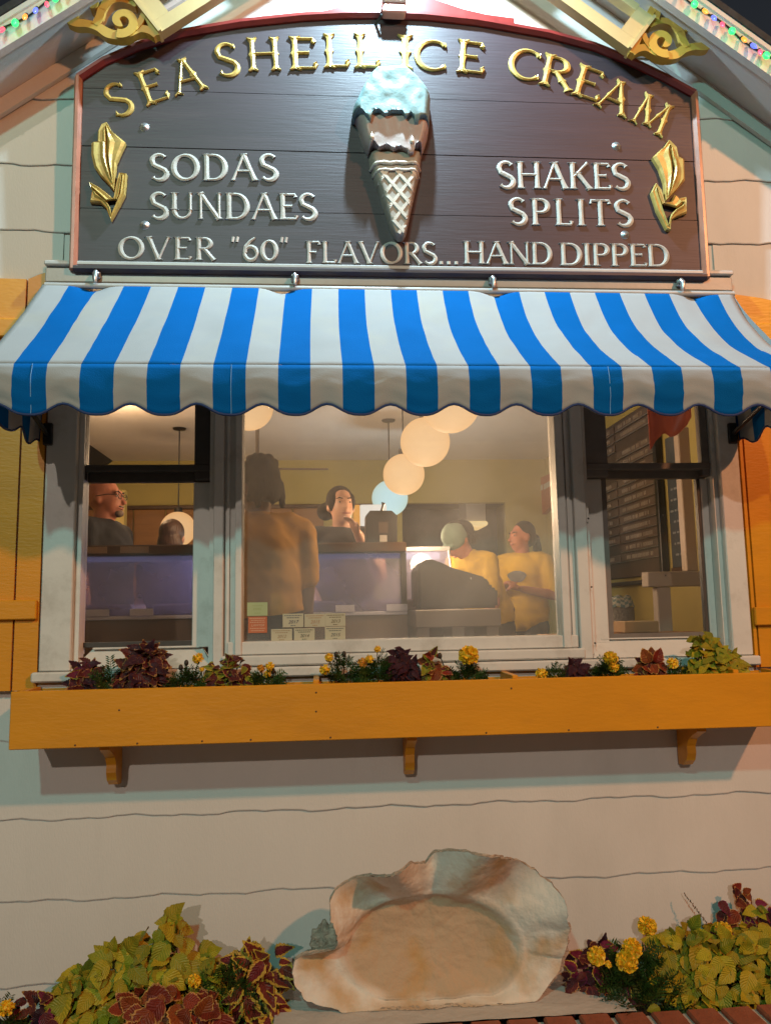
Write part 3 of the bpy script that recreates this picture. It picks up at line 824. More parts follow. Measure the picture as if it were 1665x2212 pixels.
def canopy_pt(x, v):
    """v=0 at the roller, 1 at the front bar; the cloth sags between, more to the right."""
    f = (x-AX0)/(AX1-AX0)
    sag = 0.010+0.062*max(0, f-0.30)**1.2
    y = YR+(YFR-YR)*v; z = ZR+(ZFR-ZR)*v - sag*math.sin(math.pi*v)**0.9*(1.25-0.5*v)
    z += 0.004*math.sin(x*21+1)*math.sin(math.pi*v)+0.009*noise.noise(Vector((x*5, v*4, 0)))*math.sin(math.pi*v)
    z += 0.0035*noise.noise(Vector((x*17+v*9, v*5-x*6, 4)))*min(1, v*6)*min(1, (1-v)*8)+0.004*abs(noise.noise(Vector((x*9-v*14, v*6, 9))))*math.exp(-(1-v)*6)
    # pull lines from the clips
    for cx in (-0.93, -0.17, 0.72, 1.58):
        d = abs(x-cx); z -= 0.030*math.exp(-(d/0.055)**2)*math.exp(-v*9)
    # the sagging cloth drags its stripes sideways on the right
    xx = x-0.045*max(0, f-0.3)*math.sin(math.pi*v)
    return (xx, y, z)
m = MB()
NV = 26
m.grid(lambda u, v: canopy_pt(colx[int(round(u*len(cols)))], v), len(cols), NV, mfn=lambda i, j: 0 if isblue((cols[i][0]+cols[i][1])/2) else 1)
can = m.build('canopy', [BLUE, WCANVAS], aw)
sol = can.modifiers.new('thickness', 'SOLIDIFY'); sol.thickness = 0.0025
def hemz(x): return ZH-0.016+0.038*(0.5-0.5*math.cos(2*math.pi*(x-XF0)/PER))**1.5
def val_pt(x, v):
    z0 = ZFR-0.002
    y = YFR-0.004-0.012*math.sin(math.pi*min(1, v*1.1))-0.008*noise.noise(Vector((x*6, v*3, 5)))*v-0.006*noise.noise(Vector((x*14+v*20, v*9, 2)))*math.sin(math.pi*v)+0.004*math.sin(2*math.pi*(x-XF0)/PER)*v
    return (x, y, z0+(hemz(x)-z0)*v)
m = MB()
m.grid(lambda u, v: val_pt(colx[int(round(u*len(cols)))], v), len(cols), 10, mfn=lambda i, j: 0 if isblue((cols[i][0]+cols[i][1])/2) else 1)
val = m.build('valance', [BLUE, WCANVAS], aw)
sol = val.modifiers.new('thickness', 'SOLIDIFY'); sol.thickness = 0.0025
MB().tube([(x, val_pt(x, 1)[1], hemz(x)) for x in colx], 0.0045, 6).build('valance_binding', NAVY, aw)
# seams
for kk in (0, 3, 9):
    x = XF0+PER*kk+0.006; MB().tube([(x, val_pt(x, v)[1]-0.001, val_pt(x, v)[2]) for v in [i/8 for i in range(9)]], 0.0014, 4).build('seam', mat('seam_thread', (0.15, 0.35, 0.62), 0.8), aw)
# side curtains of the awning: striped cloth from the bar back to the wall
def side_curtain(x, sgn):
    m = MB()
    ny = 26; yy = [YFR+(-0.03-YFR)*i/ny for i in range(ny+1)]
    def hem(y): return ZH-0.014+0.036*(0.5-0.5*math.cos(2*math.pi*(y-YFR)/PER))**1.4
    def fn(u, v):
        y = yy[int(round(u*ny))]; t = (y-YR)/(YFR-YR); t = max(0, min(1, t))
        zt = canopy_pt(x, t)[2]-0.004 if y <= YR else ZR
        zt = min(zt, ZFR-0.0)
        zt = max(zt, hem(y)+0.02)
        return (x+sgn*0.012*math.sin(u*9)*v, y, zt+(hem(y)-zt)*v)
    m.grid(fn, ny, 8, mfn=lambda i, j: 0 if (((yy[i]-YFR)/PER) % 1.0) > 0.5 else 1)
    o = m.build('side_valance', [BLUE, WCANVAS], aw)
    s = o.modifiers.new('thickness', 'SOLIDIFY'); s.thickness = 0.0025
    MB().tube([(x+sgn*0.012*math.sin(i/ny*9), yy[i], hem(yy[i])) for i in range(ny+1)], 0.0045, 6).build('side_binding', NAVY, aw)
    # triangular gusset above
    m = MB()
    P = [canopy_pt(x, i/12) for i in range(13)]
    vs = [(x, p[1], p[2]-0.003) for p in P]+[(x, p[1], max(ZFR-0.002, min(p[2]-0.004, ZFR))) for p in P]
    m.add(vs, [(i, i+1, 14+i, 13+i) for i in range(12)]); m.build('gusset', WCANVAS, aw)
side_curtain(AX0, -1); side_curtain(AX1, 1)
# rail, brackets, front bar, arms
rm = MB()
rm.box((-1.128, -0.070, 2.942), (1.772, -0.043, 3.008), bev=0.006)
rm.box((-1.128, -0.086, 3.010), (1.772, -0.043, 3.030), bev=0.005)
rm.tube([(-1.12, -0.082, 2.922), (1.765, -0.082, 2.922)], 0.013, 10)
rm.build('awning_rail', RAIL, aw)
for px, py in ((207, 617), (637, 629), (1065, 629), (1472, 631)):
    p = at(px, py, -0.095); c = MB()
    c.box((p.x-0.016, -0.088, 2.955), (p.x+0.016, -0.0705, 3.000), bev=0.004)
    c.tube([(p.x, -0.088, 2.985), (p.x, -0.108, 2.962), (p.x, -0.104, 2.930)], [0.009, 0.012, 0.008], 8)
    c.ball((p.x+0.008, -0.094, 2.972), 0.008, u=8, v=6)
    c.build('clip', METAL, aw)
MB().tube([(AX0+0.01, YFR+0.008, ZFR-0.012), (AX1-0.01, YFR+0.008, ZFR-0.012)], 0.011, 10).build('front_bar', METAL, aw)
for x in (AX0+0.03, AX1-0.03):
    MB().tube([(x, -0.05, 2.31), (x, -0.28, 2.37), (x, YFR+0.01, ZFR-0.014)], 0.009, 8).build('arm', BLACK, aw)
    MB().box((x-0.018, -0.065, 2.27), (x+0.018, -0.046, 2.36), bev=0.004).build('arm_bracket', BLACK, aw)

# ------------------------------------------------------------------ flower box
fb = thing('flower_box', 'long yellow wooden flower box under the shop window', 'flower box', (0.3, -0.14, 1.12))
BX0, BX1, BY0, BZ0, BZ1 = at(21, 1560, -0.28).x, 1.80, -0.28, 1.132, 1.333
MB().box((BX0, BY0, BZ0), (BX1, BY0+0.022, BZ1), bev=0.003).build('front_board', YELLOW, fb)
MB().box((BX0+0.001, BY0+0.0225, BZ0+0.003), (BX0+0.023, -0.045, BZ1-0.004), bev=0.002).build('end_board', YELLOW, fb)
MB().box((BX1-0.023, BY0+0.0225, BZ0+0.003), (BX1-0.001, -0.045, BZ1-0.004), bev=0.002).build('end_board', YELLOW, fb)
MB().box((BX0+0.024, BY0+0.0225, BZ0+0.012), (BX1-0.024, -0.0225, BZ0+0.03)).build('bottom_board', YELLOW, fb)
MB().box((BX0+0.024, -0.044, BZ0+0.031), (BX1-0.024, -0.0225, BZ1-0.012)).build('back_board', YELLOW, fb)
for px in (683, 1105, 1574):
    x = at(px, 1475, -0.2).x; MB().box((x-0.011, BY0+0.0225, BZ1-0.03), (x+0.011, -0.046, BZ1+0.012), bev=0.002).build('cleat', YELLOW, fb)
soil = MB(); soil.grid(lambda u, v: (BX0+0.03+(BX1-BX0-0.06)*u, BY0+0.024+0.21*v, BZ1-0.045+0.008*noise.noise(Vector((u*60, v*5, 0)))), 120, 8)
so = soil.build('soil', mat('potting_soil', (0.025, 0.017, 0.012), 0.95, var=0.4, scale=40, bump=0.6), fb); so['kind'] = 'stuff'
nh = MB()
for x, y in [(683, 1496), (683, 1537), (163, 1610), (297, 1606), (437, 1601), (542, 1598), (714, 1593), (1104, 1487), (1228, 1577), (1420, 1571), (1050, 1583), (258, 1534)]:
    nh.ball(at(x, y, BY0-0.001), (0.0035, 0.0015, 0.0035), u=8, v=5)
nh.build('nail_heads', mat('rusty_nail', (0.10, 0.045, 0.02), 0.7), fb)
def corbel(px):
    x = at(px, 1600, -0.1).x; w = 0.018; m = MB()
    prof = [(-0.020, BZ0+0.001), (-0.20, BZ0+0.001), (-0.205, BZ0-0.022), (-0.165, BZ0-0.040), (-0.125, BZ0-0.062), (-0.105, BZ0-0.092), (-0.108, BZ0-0.120), (-0.095, BZ0-0.150), (-0.065, BZ0-0.172), (-0.020, BZ0-0.176)]
    m.prism(prof, lambda u, v, d: (d, u, v), x-w, x+w)
    return m.build('corbel', YELLOW, fb)
for px in (243, 884, 1490): corbel(px)
# ------------------------------------------------------------------ plants
def leafmat(name, c, c2, scale=14):
    m = mat(name, c, 0.5, color2=c2, scale=scale, bump=0.0, spec=0.3)
    nt = m.node_tree; N = nt.nodes; L = nt.links; b = N['Principled BSDF']
    if 'leaf' in name and not any(n.type == 'OBJECT_INFO' for n in N):
        uv = N.new('ShaderNodeUVMap'); uv.uv_map = 'leaf'; sp = N.new('ShaderNodeSeparateXYZ'); L.new(uv.outputs[0], sp.inputs[0])
        def M_(op, a, b_=None):
            q = N.new('ShaderNodeMath'); q.operation = op
            for i, v in enumerate((a, b_)):
                if v is None: continue
                if isinstance(v, (int, float)): q.inputs[i].default_value = v
                else: L.new(v, q.inputs[i])
            return q.outputs[0]
        au = M_('ABSOLUTE', sp.outputs[0])
        v = M_('SUBTRACT', M_('MULTIPLY', sp.outputs[1], 9.0), M_('MULTIPLY', au, 2.6))      # side veins rising from the midrib
        vein = M_('POWER', M_('ABSOLUTE', M_('SUBTRACT', M_('FRACT', v), 0.5)), 0.6)
        mid = M_('MINIMUM', M_('MULTIPLY', au, 7.0), 1.0)
        hgt = M_('MULTIPLY', vein, mid)
        bp = N.new('ShaderNodeBump'); bp.inputs['Strength'].default_value = 0.55; bp.inputs['Distance'].default_value = 0.006
        L.new(hgt, bp.inputs['Height']); L.new(bp.outputs[0], b.inputs['Normal'])
        oi = N.new('ShaderNodeObjectInfo'); hs = N.new('ShaderNodeHueSaturation')
        mr = N.new('ShaderNodeMapRange'); mr.inputs['To Min'].default_value = 0.85; mr.inputs['To Max'].default_value = 1.35; L.new(oi.outputs['Random'], mr.inputs['Value'])
        mh = N.new('ShaderNodeMapRange'); mh.inputs['To Min'].default_value = 0.487; mh.inputs['To Max'].default_value = 0.512
        L.new(M_('FRACT', M_('MULTIPLY', oi.outputs['Random'], 7.3)), mh.inputs['Value'])
        lk = b.inputs['Base Color'].links[0]; src = lk.from_socket
        L.new(src, hs.inputs['Color']); L.new(mr.outputs[0], hs.inputs['Value']); L.new(mh.outputs[0], hs.inputs['Hue'])
        L.new(hs.outputs[0], b.inputs['Base Color'])
    return m
LIME = leafmat('lime_leaf', (0.25, 0.20, 0.009), (0.34, 0.265, 0.016))
LIMED = leafmat('green_leaf', (0.15, 0.165, 0.012), (0.22, 0.20, 0.016))
MAROON = leafmat('maroon_leaf', (0.055, 0.010, 0.010), (0.10, 0.018, 0.016))
MAGENTA = leafmat('magenta_leaf', (0.10, 0.008, 0.030), (0.16, 0.015, 0.05))
PURPLE = leafmat('dark_purple_leaf', (0.022, 0.008, 0.014), (0.05, 0.012, 0.022))
RUST = leafmat('rust_leaf', (0.13, 0.020, 0.007), (0.20, 0.036, 0.010))
EDGEY = leafmat('yellow_leaf_edge', (0.36, 0.24, 0.025), (0.46, 0.30, 0.05), 60)
EDGEO = leafmat('orange_leaf_edge', (0.36, 0.15, 0.04), (0.42, 0.22, 0.07), 60)
EDGEL = leafmat('lime_leaf_edge', (0.20, 0.20, 0.02), (0.25, 0.22, 0.03), 60)
FERN = leafmat('marigold_foliage', (0.022, 0.045, 0.008), (0.05, 0.085, 0.014))
STEMM = mat('stem_green', (0.06, 0.08, 0.02), 0.6)
STEMP = mat('stem_purple', (0.07, 0.025, 0.02), 0.6)
PETAL = mat('marigold_petals', (0.72, 0.40, 0.008), 0.55, color2=(0.85, 0.52, 0.02), scale=60, sss=0.1)
PETALO = mat('orange_marigold_petals', (0.55, 0.20, 0.01), 0.55, color2=(0.65, 0.30, 0.02), scale=60)
BUD = mat('dark_bud', (0.03, 0.018, 0.010), 0.6)

def leaf_mesh(name, mats, rim=0.22, width=0.36, seed=0, droop=0.35, serr=0.06, point=1.0):
    rnd = random.Random(seed); m = MB(); nl, nw = 12, 6
    us = [-1, -1+2*rim*.55, -0.45, 0, 0.45, 1-2*rim*.55, 1] if rim else [-1, -.7, -.35, 0, .35, .7, 1]
    tw = rnd.uniform(-.2, .2); cu = rnd.uniform(.06, .16)
    vs = []
    for j in range(nl+1):
        t = j/nl
        w = width*(math.sin(math.pi*min(1, t**0.72*0.985+0.005))**0.85)*(1-0.25*t*point)
        if 0 < j < nl: w *= 1+serr*(1 if j % 2 else -1)
        for i, u in enumerate(us):
            x = u*w; z = -droop*t*t+cu*abs(u)*w*1.2+0.035*math.sin(t*11+seed)*abs(u)+tw*u*w*t
            z += 0.03*math.sin(t*9)*(1-abs(u))
            vs.append((x, t, z))
    fs = []; mi = []
    k = len(us)
    for j in range(nl):
        for i in range(k-1):
            m.f.append((j*k+i, j*k+i+1, (j+1)*k+i+1, (j+1)*k+i)); m.sm.append(True)
            edge = rim and (i == 0 or i == k-2 or j == nl-1)
            m.m.append(1 if edge else 0)
    m.v = vs
    me = bpy.data.meshes.new(name); me.from_pydata(m.v, [], m.f)
    for q in mats: me.materials.append(q)
    me.polygons.foreach_set('material_index', m.m); me.polygons.foreach_set('use_smooth', m.sm)
    uv = me.uv_layers.new(name='leaf')
    for lp in me.loops:
        j, i = divmod(lp.vertex_index, k); uv.data[lp.index].uv = (us[i], j/nl)
    me.update()
    return me
def variants(name, mats, n=4, **kw): return [leaf_mesh(name, mats, seed=s*7+len(name), **kw) for s in range(n)]
LV = {
 'lime': variants('lime_leaf', [LIME, EDGEL], rim=0.0, width=0.40, droop=0.30, serr=0.05)+variants('lime_leaf', [LIMED, LIMED], 1, rim=0, width=0.38, droop=0.3),
 'edge': variants('edged_leaf', [leafmat('red_maroon_leaf', (0.085, 0.014, 0.010), (0.14, 0.022, 0.014)), EDGEY], rim=0.34, width=0.36, droop=0.5, serr=0.09),
 'rust': variants('rust_leaf', [RUST, EDGEO], rim=0.14, width=0.44, droop=0.28, serr=0.07, point=.5),
 'magenta': variants('magenta_leaf', [MAGENTA, EDGEY], 3, rim=0.20, width=0.38, droop=0.4, serr=0.09)+variants('magenta_leaf', [MAROON, MAGENTA], 2, rim=.2, width=.36, droop=.4),
 'purple': variants('purple_leaf', [PURPLE, MAROON], rim=0.15, width=0.36, droop=0.4, serr=0.12),
 'maroon': variants('maroon_leaf', [MAROON, EDGEO], 4, rim=0.10, width=0.40, droop=0.4, serr=0.1),
 'mixed': variants('mixed_leaf', [MAROON, EDGEL], 2, rim=0.35, width=0.34, droop=0.35, serr=0.1)+variants('mixed_leaf', [LIMED, EDGEY], 2, rim=0.2, width=0.32, droop=0.3),
}
def put_leaf(me, parent, p, direction, up, size, name='leaf'):
    o = bpy.data.objects.new(name, me); col.objects.link(o)
    y = Vector(direction).normalized(); z = Vector(up); z = (z-y*z.dot(y)).normalized(); x = y.cross(z)
    o.parent = parent
    o.matrix_parent_inverse = Matrix.Translation(parent['_loc']).inverted()
    M = Matrix((x, y, z)).transposed().to_4x4(); M = Matrix.Translation(p) @ M @ Matrix.Diagonal((size, size, size, 1))
    o.matrix_basis = M
    return o
def coleus(label, group, outline, Y, depth, kinds, n, size, zbase, seed, name='coleus_plant', base_spread=0.6, stems=STEMM):
    """A leafy mound: outline = photo positions of its top edge (left to right) at depth Y."""
    rnd = random.Random(seed)
    P = [at(a, b, Y) for a, b in outline]
    x0, x1 = P[0].x, P[-1].x; xc = (x0+x1)/2
    def top(x):
        for a, b in zip(P, P[1:]):
            if a.x <= x <= b.x: return a.z+(b.z-a.z)*(x-a.x)/max(1e-6, b.x-a.x)
        return P[-1].z
    zmax = max(p.z for p in P)
    root = thing(name, label, 'plant', (xc, Y, zbase), group)
    sm = MB(); k = 0; tries = 0
    while k < n and tries < n*30:
        tries += 1
        x = rnd.uniform(x0, x1); zt = top(x)
        if zt-zbase < 0.01: continue
        zq = zbase+(zmax-zbase)*rnd.random()
        if zq > zt: continue
        t = (zq-zbase)/(zt-zbase)
        z = zbase+(zt-zbase)*t - size*0.12
        # rounded plan: lower leaves stand out towards the viewer
        dd = depth*math.sqrt(max(0, 1-(t*0.92)**2))
        y = Y - dd*rnd.uniform(0.35, 1.0) + (rnd.uniform(0, depth*0.5) if rnd.random() < 0.35 else 0)
        y = min(y, -0.03)
        e = (x-xc)/max(1e-3, (x1-x0)/2)
        out = Vector((e*0.8+rnd.uniform(-.7, .7), -0.45+rnd.uniform(-.35, .35), (0.35 if t > .85 else -0.25)+rnd.uniform(-.55, .45)))
        up = Vector((e*0.35+rnd.uniform(-.4, .4), -0.85+rnd.uniform(-.3, .3), 0.55+rnd.uniform(-.35, .3)))
        s = size*rnd.uniform(0.55, 1.15)*(1.0 if t < 0.8 else 0.85)
        d = out.normalized()
        p = Vector((x, y, z))-d*s*0.4
        if p.y > -0.03: p.y = -0.03
        if (p+d*s).y > -0.012: continue
        put_leaf(rnd.choice(LV[rnd.choice(kinds)]), root, p, d, up, s)
        if k % 3 == 0:
            b = Vector((xc+(x-xc)*base_spread, Y-depth*0.2*rnd.random(), zbase))
            sm.tube([b, b.lerp(p, 0.55)+Vector((0, 0, 0.02)), p], [0.0035, 0.003, 0.0015], 5)
        k += 1
    sm.build('stem', stems, root)
    return root
def sprig(m, p, d, L, rnd, mi=0, w=0.14):
    d = Vector(d).normalized(); a = d.cross(Vector((rnd.uniform(-1, 1), rnd.uniform(-1, 1), rnd.uniform(-1, 1)))).normalized(); b = d.cross(a)
    n = 6
    for i in range(1, n+1):
        t = i/n; q = p+d*L*t+Vector((0, 0, -0.12*L*t*t))
        for s in (-1, 1):
            e = (a*s*0.9+d*0.55+b*rnd.uniform(-.3, .3)).normalized(); l = L*0.42*(1-0.45*abs(t-0.45))*rnd.uniform(.8, 1.2)
            f = e.cross(b).normalized()*l*w
            m.add([q, q+e*l*.5+f, q+e*l, q+e*l*.5-f], [(0, 1, 2, 3)], mi)
    m.add([p+a*.0012, p-a*.0012, p+d*L-a*.0006+Vector((0, 0, -.12*L)), p+d*L+a*.0006+Vector((0, 0, -.12*L))], [(0, 1, 2, 3)], mi)
def pompom(r, seed, n=170, flat=0.85):
    rnd = random.Random(seed); m = MB(); m.ball((0, 0, 0), (r*.72, r*.72, r*.6), u=10, v=7)
    for i in range(n):
        z = 1-1.75*(i+.5)/n; th = i*2.39996+rnd.uniform(-.3, .3); q = math.sqrt(max(0, 1-z*z))
        nrm = Vector((q*math.cos(th), q*math.sin(th), z*flat)); nrm.normalize()
        c = Vector((nrm.x*r*.66, nrm.y*r*.66, nrm.z*r*.6))
        a = nrm.cross(Vector((rnd.uniform(-1, 1), rnd.uniform(-1, 1), rnd.uniform(-1, 1)))).normalized(); b = nrm.cross(a)
        l = r*rnd.uniform(.3, .48); w = r*.20
        o = nrm*1.0+b*rnd.uniform(.1, .8); o.normalize()
        m.add([c-a*w*.5, c+a*w*.5, c+o*l+a*w+b*w*.2, c+o*l*1.12+nrm*r*.03, c+o*l-a*w+b*w*.2], [(0, 1, 2, 3, 4)])
    return m
def marigold(label, group, cx0, cx1, top, Y, zbase, flowers, seed, n=46, depth=0.06, buds=(), name='marigold_plant', sl=0.055):
    """flowers: (photo x, photo y, radius in photo px[, orange])"""
    rnd = random.Random(seed)
    a, b = at(cx0, top, Y), at(cx1, top, Y); xc = (a.x+b.x)/2; hw = (b.x-a.x)/2; h = max(0.03, a.z-zbase)
    root = thing(name, label, 'plant', (xc, Y, zbase), group)
    m = MB()
    for i in range(n):
        u = rnd.uniform(-1, 1); t = rnd.random()**.7
        hh = h*(1-0.55*u*u)
        p = Vector((xc+u*hw*.8, Y-depth*rnd.uniform(-.4, 1)*(1-.5*t), zbase+hh*t*.95))
        if p.y > -0.02: p.y = -0.025
        d = Vector((u*.8+rnd.uniform(-.5, .5), rnd.uniform(-.9, .15), rnd.uniform(.1, 1.0)))
        sprig(m, p, d, sl*rnd.uniform(.7, 1.15), rnd)
    m.build('foliage', FERN, root)
    for i, f in enumerate(flowers):
        fx, fy, fr = f[:3]; yy = Y-depth*.75
        c = at(fx, fy, yy); r = fr*(c-CAM).length/PF
        fm = pompom(r, seed*31+i, 150 if fr > 13 else 70)
        tilt = Matrix.Rotation(R(rnd.uniform(25, 60)), 3, 'X') @ Matrix.Rotation(R(rnd.uniform(-20, 20)), 3, 'Y')
        fm.v = [tuple(tilt @ Vector(v)+c) for v in fm.v]
        fo = fm.build('flower', PETALO if len(f) > 3 else PETAL, root)
        base = Vector((xc+(c.x-xc)*.4, Y, zbase))
        cm = MB(); cm.tube([base, base.lerp(c, .6)+Vector((0, .004, .008)), c-Vector((0, -.004, r*.55))], [.0025, .002, .0024], 6)
        cm.tube([c-Vector((0, -.003, r*1.15)), c-Vector((0, -.002, r*.3))], [r*.18, r*.5], 8)
        cm.build('flower_stem', STEMM, root)
    for bx, by in buds:
        c = at(bx, by, Y-depth*.4); bm_ = MB(); bm_.ball(c, (.0085, .0085, .012), u=8, v=6)
        base = Vector((xc+(c.x-xc)*.5, Y, zbase)); bm_.tube([base, c], [.002, .0022], 5)
        bm_.build('bud', BUD, root)
    return root

# ---- plants in the flower box (soil at BZ1-0.045, rows near the middle of the box)
YB, ZB = -0.155, BZ1-0.045
GB = 'plants in the flower box'
coleus('low dark purple coleus at the left end of the flower box', GB, [(146, 1486), (165, 1434), (190, 1422), (215, 1436), (222, 1486)], YB, .06, ['purple', 'maroon', 'magenta'], 68, 0.065, ZB, 11, stems=STEMP)
marigold('flowerless feathery green marigold right of the low purple coleus', GB, 217, 258, 1446, YB, ZB, [], 12, 46)
coleus('tall maroon coleus bush with rust tips under the left sash window', GB, [(252, 1484), (262, 1438), (282, 1406), (300, 1388), (330, 1389), (350, 1408), (360, 1484)], YB, .07, ['maroon', 'purple', 'maroon'], 141, 0.073, ZB, 13, stems=STEMP)
marigold('marigold with one tall yellow bloom below the corner of the left window', GB, 378, 436, 1452, YB, ZB, [(428, 1422, 11), (436, 1446, 5)], 14, 50, buds=[(403, 1432), (391, 1442)])
coleus('small red and green mixed coleus between two marigolds', GB, [(436, 1482), (455, 1431), (486, 1422), (515, 1412), (535, 1426), (546, 1480)], YB, .06, ['mixed', 'mixed', 'maroon'], 105, 0.056, ZB, 15)
marigold('short marigold with three small yellow and orange blooms', GB, 550, 600, 1460, YB, ZB, [(564, 1444, 8, 1), (583, 1439, 9), (577, 1456, 8)], 16, 46, buds=[(590, 1450)])
marigold('bushy marigold with yellow blooms leaning left by the box cleat', GB, 711, 770, 1432, YB, ZB, [(711, 1420, 9), (702, 1447, 11)], 17, 64, buds=[(726, 1414), (743, 1413)])
marigold('marigold with a thin upright yellow bloom beside dark coleus', GB, 790, 838, 1428, YB, ZB, [(783, 1431, 10, 1), (798, 1424, 9), (815, 1402, 7)], 18, 70)
coleus('dark purple coleus with ragged leaves in the middle of the box', GB, [(830, 1470), (842, 1410), (862, 1396), (880, 1408), (898, 1426), (905, 1470)], YB, .06, ['purple'], 129, 0.050, ZB, 19, stems=STEMP)
coleus('small green coleus with one rust leaf beside the large marigold', GB, [(897, 1470), (912, 1422), (932, 1406), (955, 1416), (975, 1462)], YB, .05, ['mixed', 'mixed', 'rust'], 81, 0.053, ZB, 20)
marigold('marigold carrying the largest round yellow pompom bloom of the box', GB, 970, 1042, 1446, YB, ZB, [(1012, 1416, 20)], 21, 80, buds=[(950, 1417)])
marigold('low marigold with one yellow bloom at the box rim near the cleat', GB, 1180, 1205, 1452, YB, ZB, [(1169, 1456, 12)], 22, 26)
coleus('low blackish purple coleus with a thin spike in the box', GB, [(1203, 1466), (1225, 1426), (1250, 1422), (1275, 1464)], YB, .05, ['purple'], 68, 0.048, ZB, 23, stems=STEMP)
marigold('marigold with two stacked yellow blooms below the right window corner', GB, 1282, 1330, 1436, YB, ZB, [(1318, 1422, 14), (1324, 1440, 11)], 24, 60)
coleus('rust coleus with one big leaf standing above the rest', GB, [(1365, 1464), (1385, 1424), (1406, 1414), (1428, 1418), (1448, 1460)], YB, .05, ['rust', 'maroon'], 72, 0.056, ZB, 25)
r_ = bpy.data.objects[-1] if False else None
cp = at(1406, 1432, YB-.02)
rt_ = [o for o in bpy.data.objects if o.get('label', '').startswith('rust coleus with one big')][0]
for s in (-1, 0, 1): put_leaf(LV['rust'][s+1], rt_, cp+Vector((s*.012, -.006*abs(s), 0)), (s*.5, -.35, 1), (s*.4, -1, .35), .062)
MB().tube([(cp.x, YB-.02, ZB), cp], .003, 6).build('stem', STEMP, rt_)
marigold('little marigold with one small yellow bloom before the lime coleus', GB, 1440, 1472, 1450, YB, ZB, [(1452, 1433, 11)], 26, 30)
coleus('lime green coleus at the right end of the flower box', GB, [(1462, 1460), (1480, 1418), (1492, 1378), (1520, 1370), (1540, 1368), (1556, 1394), (1585, 1402), (1600, 1456)], YB, .07, ['lime'], 211, 0.057, ZB, 27)

# ------------------------------------------------------------------ brick planter bed, ledge and shell
ZL = 0.20
lb = atz(1150, 2200, ZL)                      # back edge of the brick coping
YK = lb.y
BRICK = mat('red_brick', (0.27, 0.075, 0.035), 0.8, var=0.28, scale=7, bump=0.4, bscale=45, stain=(0.26, 0.16, 0.12), stain_amt=0.4, stain_scale=9)
MORTAR = mat('pale_mortar', (0.42, 0.37, 0.32), 0.9, var=0.12, scale=30, bump=0.4, bscale=80)
CEMENT = mat('white_cement', (0.50, 0.46, 0.42), 0.75, var=0.08, scale=5, bump=0.35, bscale=40, stain=(0.36, 0.32, 0.28), stain_amt=0.5, stain_scale=5)
pl = thing('brick_planter', 'low red brick planter wall with white mortar and cement ledge under the window', 'planter', (0.3, YK, 0.0))
MB().box((-2.6, YK-0.205, 0.0), (3.4, YK-0.003, ZL-0.012)).build('mortar_bed', MORTAR, pl)
bw, gap = 0.104, 0.022
bmk = [MB().box((-bw/2, -0.102, -0.055), (bw/2, 0.102, 0.012+random.uniform(-.001, .001)), bev=0.006).mesh('brick', BRICK) for _ in range(3)]
x = -2.5; i = 0
while x < 3.3:
    o = bpy.data.objects.new('brick', bmk[i % 3]); col.objects.link(o); o.parent = pl
    o.matrix_parent_inverse = Matrix.Translation(pl['_loc']).inverted()
    o.location = (x, YK-0.106, ZL-0.006+random.uniform(-.002, .002)); o.rotation_euler = (random.uniform(-.012, .012), random.uniform(-.012, .012), random.uniform(-.02, .02))
    x += bw+gap; i += 1
# course of stretchers on the face of the planter
bst = [MB().box((-0.10, -0.012, -0.03), (0.10, 0.05, 0.03), bev=0.005).mesh('brick', BRICK) for _ in range(2)]
for r in range(2):
    x = -2.5+0.1*r
    while x < 3.3:
        o = bpy.data.objects.new('brick', bst[r]); col.objects.link(o); o.parent = pl
        o.matrix_parent_inverse = Matrix.Translation(pl['_loc']).inverted()
        o.location = (x, YK-0.201, ZL-0.115-0.075*r); x += 0.218
ex0, ex1 = atz(594, 2190, ZL).x, atz(1370, 2180, ZL).x
lm = MB(); lm.grid(lambda u, v: (ex0+(ex1-ex0)*u, YK+0.002+(-0.004-YK)*v, ZL+0.004+0.003*noise.noise(Vector((u*20, v*9, 0)))), 60, 20)
lm.add([(ex0, YK+0.002, ZL+.003), (ex0, -0.004, ZL+.003), (ex0, -0.004, 0), (ex0, YK+.002, 0)], [(0, 1, 2, 3)])
lm.add([(ex1, YK+0.002, ZL+.003), (ex1, -0.004, ZL+.003), (ex1, -0.004, 0), (ex1, YK+.002, 0)], [(0, 1, 2, 3)])
lm.build('cement_ledge', CEMENT, pl)
for a, b in ((-2.6, ex0-0.002), (ex1+0.002, 3.4)):
    s = MB(); s.grid(lambda u, v: (a+(b-a)*u, YK+(-0.02-YK)*v, ZL-0.07+0.012*noise.noise(Vector((u*30, v*6, a)))), 40, 10)
    o = s.build('soil', MATS['potting_soil'], pl); o['kind'] = 'stuff'

